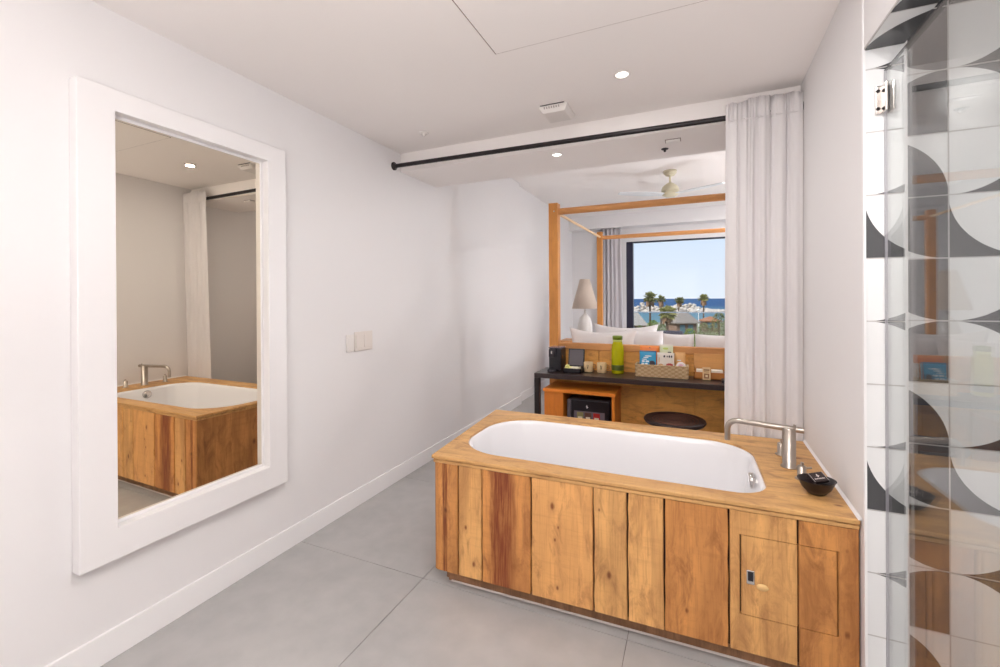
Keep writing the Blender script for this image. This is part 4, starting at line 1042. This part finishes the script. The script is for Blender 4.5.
# huts
thatch = plain('thatch', srgb(158, 146, 134), .95, var=.5, vscale=3, bump=.8, bscale=12)
thatch2 = plain('thatch_tan', srgb(178, 122, 88), .95, var=.4, vscale=3)
hutw = plain('hut_wall', srgb(150, 120, 100), .9, var=.5, vscale=1.5)
def hut(px, D, apex, eave, wpx, label, m_, rz=.5):
    x, y, za = at(px, D, apex); _, _, ze = at(px, D, eave); h = wpx/433.4*D/2
    t = thing('beach_hut', label, 'hut', (x, y, GZ), 'beach huts below the balcony')
    Rz = Matrix.Translation((x, y, 0)) @ Matrix.Rotation(rz, 4, 'Z')
    q = h/1.25
    mb = MB(); vs = [Rz @ Vector((sx*q, sy*q, ze)) for sx, sy in ((-1, -1), (1, -1), (1, 1), (-1, 1))]+[Rz @ Vector((sx*q, sy*q, ze-.15)) for sx, sy in ((-1, -1), (1, -1), (1, 1), (-1, 1))]
    vs += [Rz @ Vector((-q*.12, 0, za)), Rz @ Vector((q*.12, 0, za))]
    mb.add(vs, [(0, 1, 9, 8), (1, 2, 9), (2, 3, 8, 9), (3, 0, 8), (7, 6, 5, 4), (0, 4, 5, 1), (1, 5, 6, 2), (2, 6, 7, 3), (3, 7, 4, 0)]); mb.build('roof', m_, t)
    mb = MB(); mb.box(-q*.8, q*.8, -q*.8, q*.8, GZ, ze-.15, 0, Rz); mb.build('wall', hutw, t)
    for (a, c, s_) in ((-.55, -.15, -1), (.1, .5, -1), (-.4, .1, 1)):
        mb = MB()
        if s_ < 0: mb.box(a*q, c*q, -q*.83, -q*.79, (GZ+ze)/2-.4, ze-.4, 0, Rz)
        else: mb.box(q*.79, q*.83, a*q, c*q, GZ+.2, ze-.4, 0, Rz)
        mb.build('window', plain('hut_window', srgb(96, 122, 128), .3), t)
hut(682, 78, 310, 323, 31, 'grey thatched hut with pyramid roof in the middle of the view', thatch, .45)
hut(636, 84, 312.5, 325, 26, 'pale grey thatched hut at the left edge of the window view', plain('thatch_pale', srgb(176, 168, 158), .95, var=.5, vscale=3), .2)
hut(710, 96, 317.5, 321.5, 22, 'low tan-roofed hut at the right of the view', thatch2, .3)
# bushes
leafs = [plain('bush_green', srgb(128, 148, 62), .8, var=.5, vscale=1.5), plain('bush_olive', srgb(124, 130, 82), .8, var=.5, vscale=1.5)]
def bush(px, D, top, wpx, label, seed, mi):
    rr = random.Random(seed); x, y, zt = at(px, D, top); R = wpx/433.4*D/2
    t = thing('shrub', label, 'shrub', (x, y, GZ), 'shrubs around the huts')
    MB().tube([(x, y, GZ), (x, y, zt-R)], [R*.1, R*.06], 8).build('stem', trunk_m, t)
    mb = MB()
    H = zt-GZ
    for k in range(900):
        a = rr.uniform(0, 2*PI); v = rr.uniform(0, 1); r = R*math.sqrt(max(.05, 1-(1.9*v-.85)**2*.9))*rr.uniform(.55, 1)
        c = Vector((x+r*math.cos(a), y+r*math.sin(a), GZ+.3+v*(H-.3)))
        s_ = R*.10*rr.uniform(.7, 1.4); d1 = Vector((rr.uniform(-1, 1), rr.uniform(-1, 1), rr.uniform(-1, 1))).normalized(); d2 = d1.orthogonal().normalized()
        mb.add([c-d1*s_, c+d2*s_*.5, c+d1*s_, c-d2*s_*.5], [(0, 1, 2, 3)])
    mb.build('foliage', leafs[mi], t)
bush(653, 66, 321, 15, 'bright green shrub below the tall left palm', 1, 0)
bush(640, 62, 326, 12, 'olive shrub in the lower left corner of the window view', 2, 1)
bush(704, 66, 324, 14, 'olive green shrub right of the thatched hut', 3, 1)
bush(719, 70, 313.5, 17, 'tall olive shrub at the right edge of the view beside the curtain', 4, 1)
bush(662, 60, 325, 12, 'low shrub in front of the left palms', 5, 1)
bush(690, 60, 329.5, 14, 'low green shrub in front of the thatched hut', 6, 0)
lpst = thing('lamp_post', 'thin pale lamp post right of the thatched hut', 'lamp post', (*at(698.5, 80)[:2], GZ))
x, y, z = at(698.5, 80, 312)
MB().tube([(x, y, GZ), (x, y, z)], .07, 8).build('pole', plastic, lpst)
MB().lathe([(0, 0), (.22, .05), (.25, .25), (.12, .42), (0, .45)], (x, y, z), 12).build('lamp', plain('lamp_white', srgb(235, 232, 225), .5), lpst)

# ------------------------------------------------------------------ sky, sun
W = bpy.data.worlds.new('World'); bpy.context.scene.world = W; W.use_nodes = True; nt = W.node_tree
bg = nt.nodes['Background']; tc = N(nt, 'ShaderNodeTexCoord'); sp_ = N(nt, 'ShaderNodeSeparateXYZ'); nt.links.new(tc.outputs['Generated'], sp_.inputs[0])
cr = N(nt, 'ShaderNodeValToRGB'); e = cr.color_ramp.elements
e[0].position = .0; e[0].color = srgb(230, 239, 251); e[1].position = .6; e[1].color = srgb(150, 190, 240)
q = cr.color_ramp.elements.new(.14); q.color = srgb(214, 230, 250)
nt.links.new(sp_.outputs[2], cr.inputs[0]); nt.links.new(cr.outputs[0], bg.inputs['Color']); bg.inputs['Strength'].default_value = 1.0
sn = bpy.data.lights.new('sun', 'SUN'); sn.energy = 4.4; sn.angle = .009; sn.color = (1, .95, .88)
so = bpy.data.objects.new('sun', sn); C.objects.link(so); so.rotation_euler = (math.radians(48), 0, math.radians(-35))

# ------------------------------------------------------------------ camera
cam = bpy.data.cameras.new('camera'); co = bpy.data.objects.new('camera', cam); C.objects.link(co)
f, cy, roll, pitch = 433.41, 300.04, .005686, -.001643
cam.sensor_fit = 'HORIZONTAL'; cam.sensor_width = 36; cam.lens = f/1000*36; cam.shift_y = (cy-333.5)/1000; cam.clip_end = 20000; cam.clip_start = .02
F0 = Vector((-math.sin(yaw), math.cos(yaw), 0)); R0 = Vector((math.cos(yaw), math.sin(yaw), 0)); U0 = Vector((0, 0, 1))
F1 = F0*math.cos(pitch)+U0*math.sin(pitch); U1 = U0*math.cos(pitch)-F0*math.sin(pitch)
Ri = R0*math.cos(roll)-U1*math.sin(roll); Ui = U1*math.cos(roll)+R0*math.sin(roll)
M3 = Matrix((Ri, Ui, -F1)).transposed()
co.matrix_world = Matrix.Translation((0, 0, 1.344)) @ M3.to_4x4()
S = bpy.context.scene; S.camera = co
S.view_settings.view_transform = 'Standard'; S.view_settings.look = 'None'; S.view_settings.gamma = 1; S.view_settings.use_curve_mapping = False
S.view_settings.exposure = 0.10
for o in bpy.data.objects:
    if '_o' in o: del o['_o']
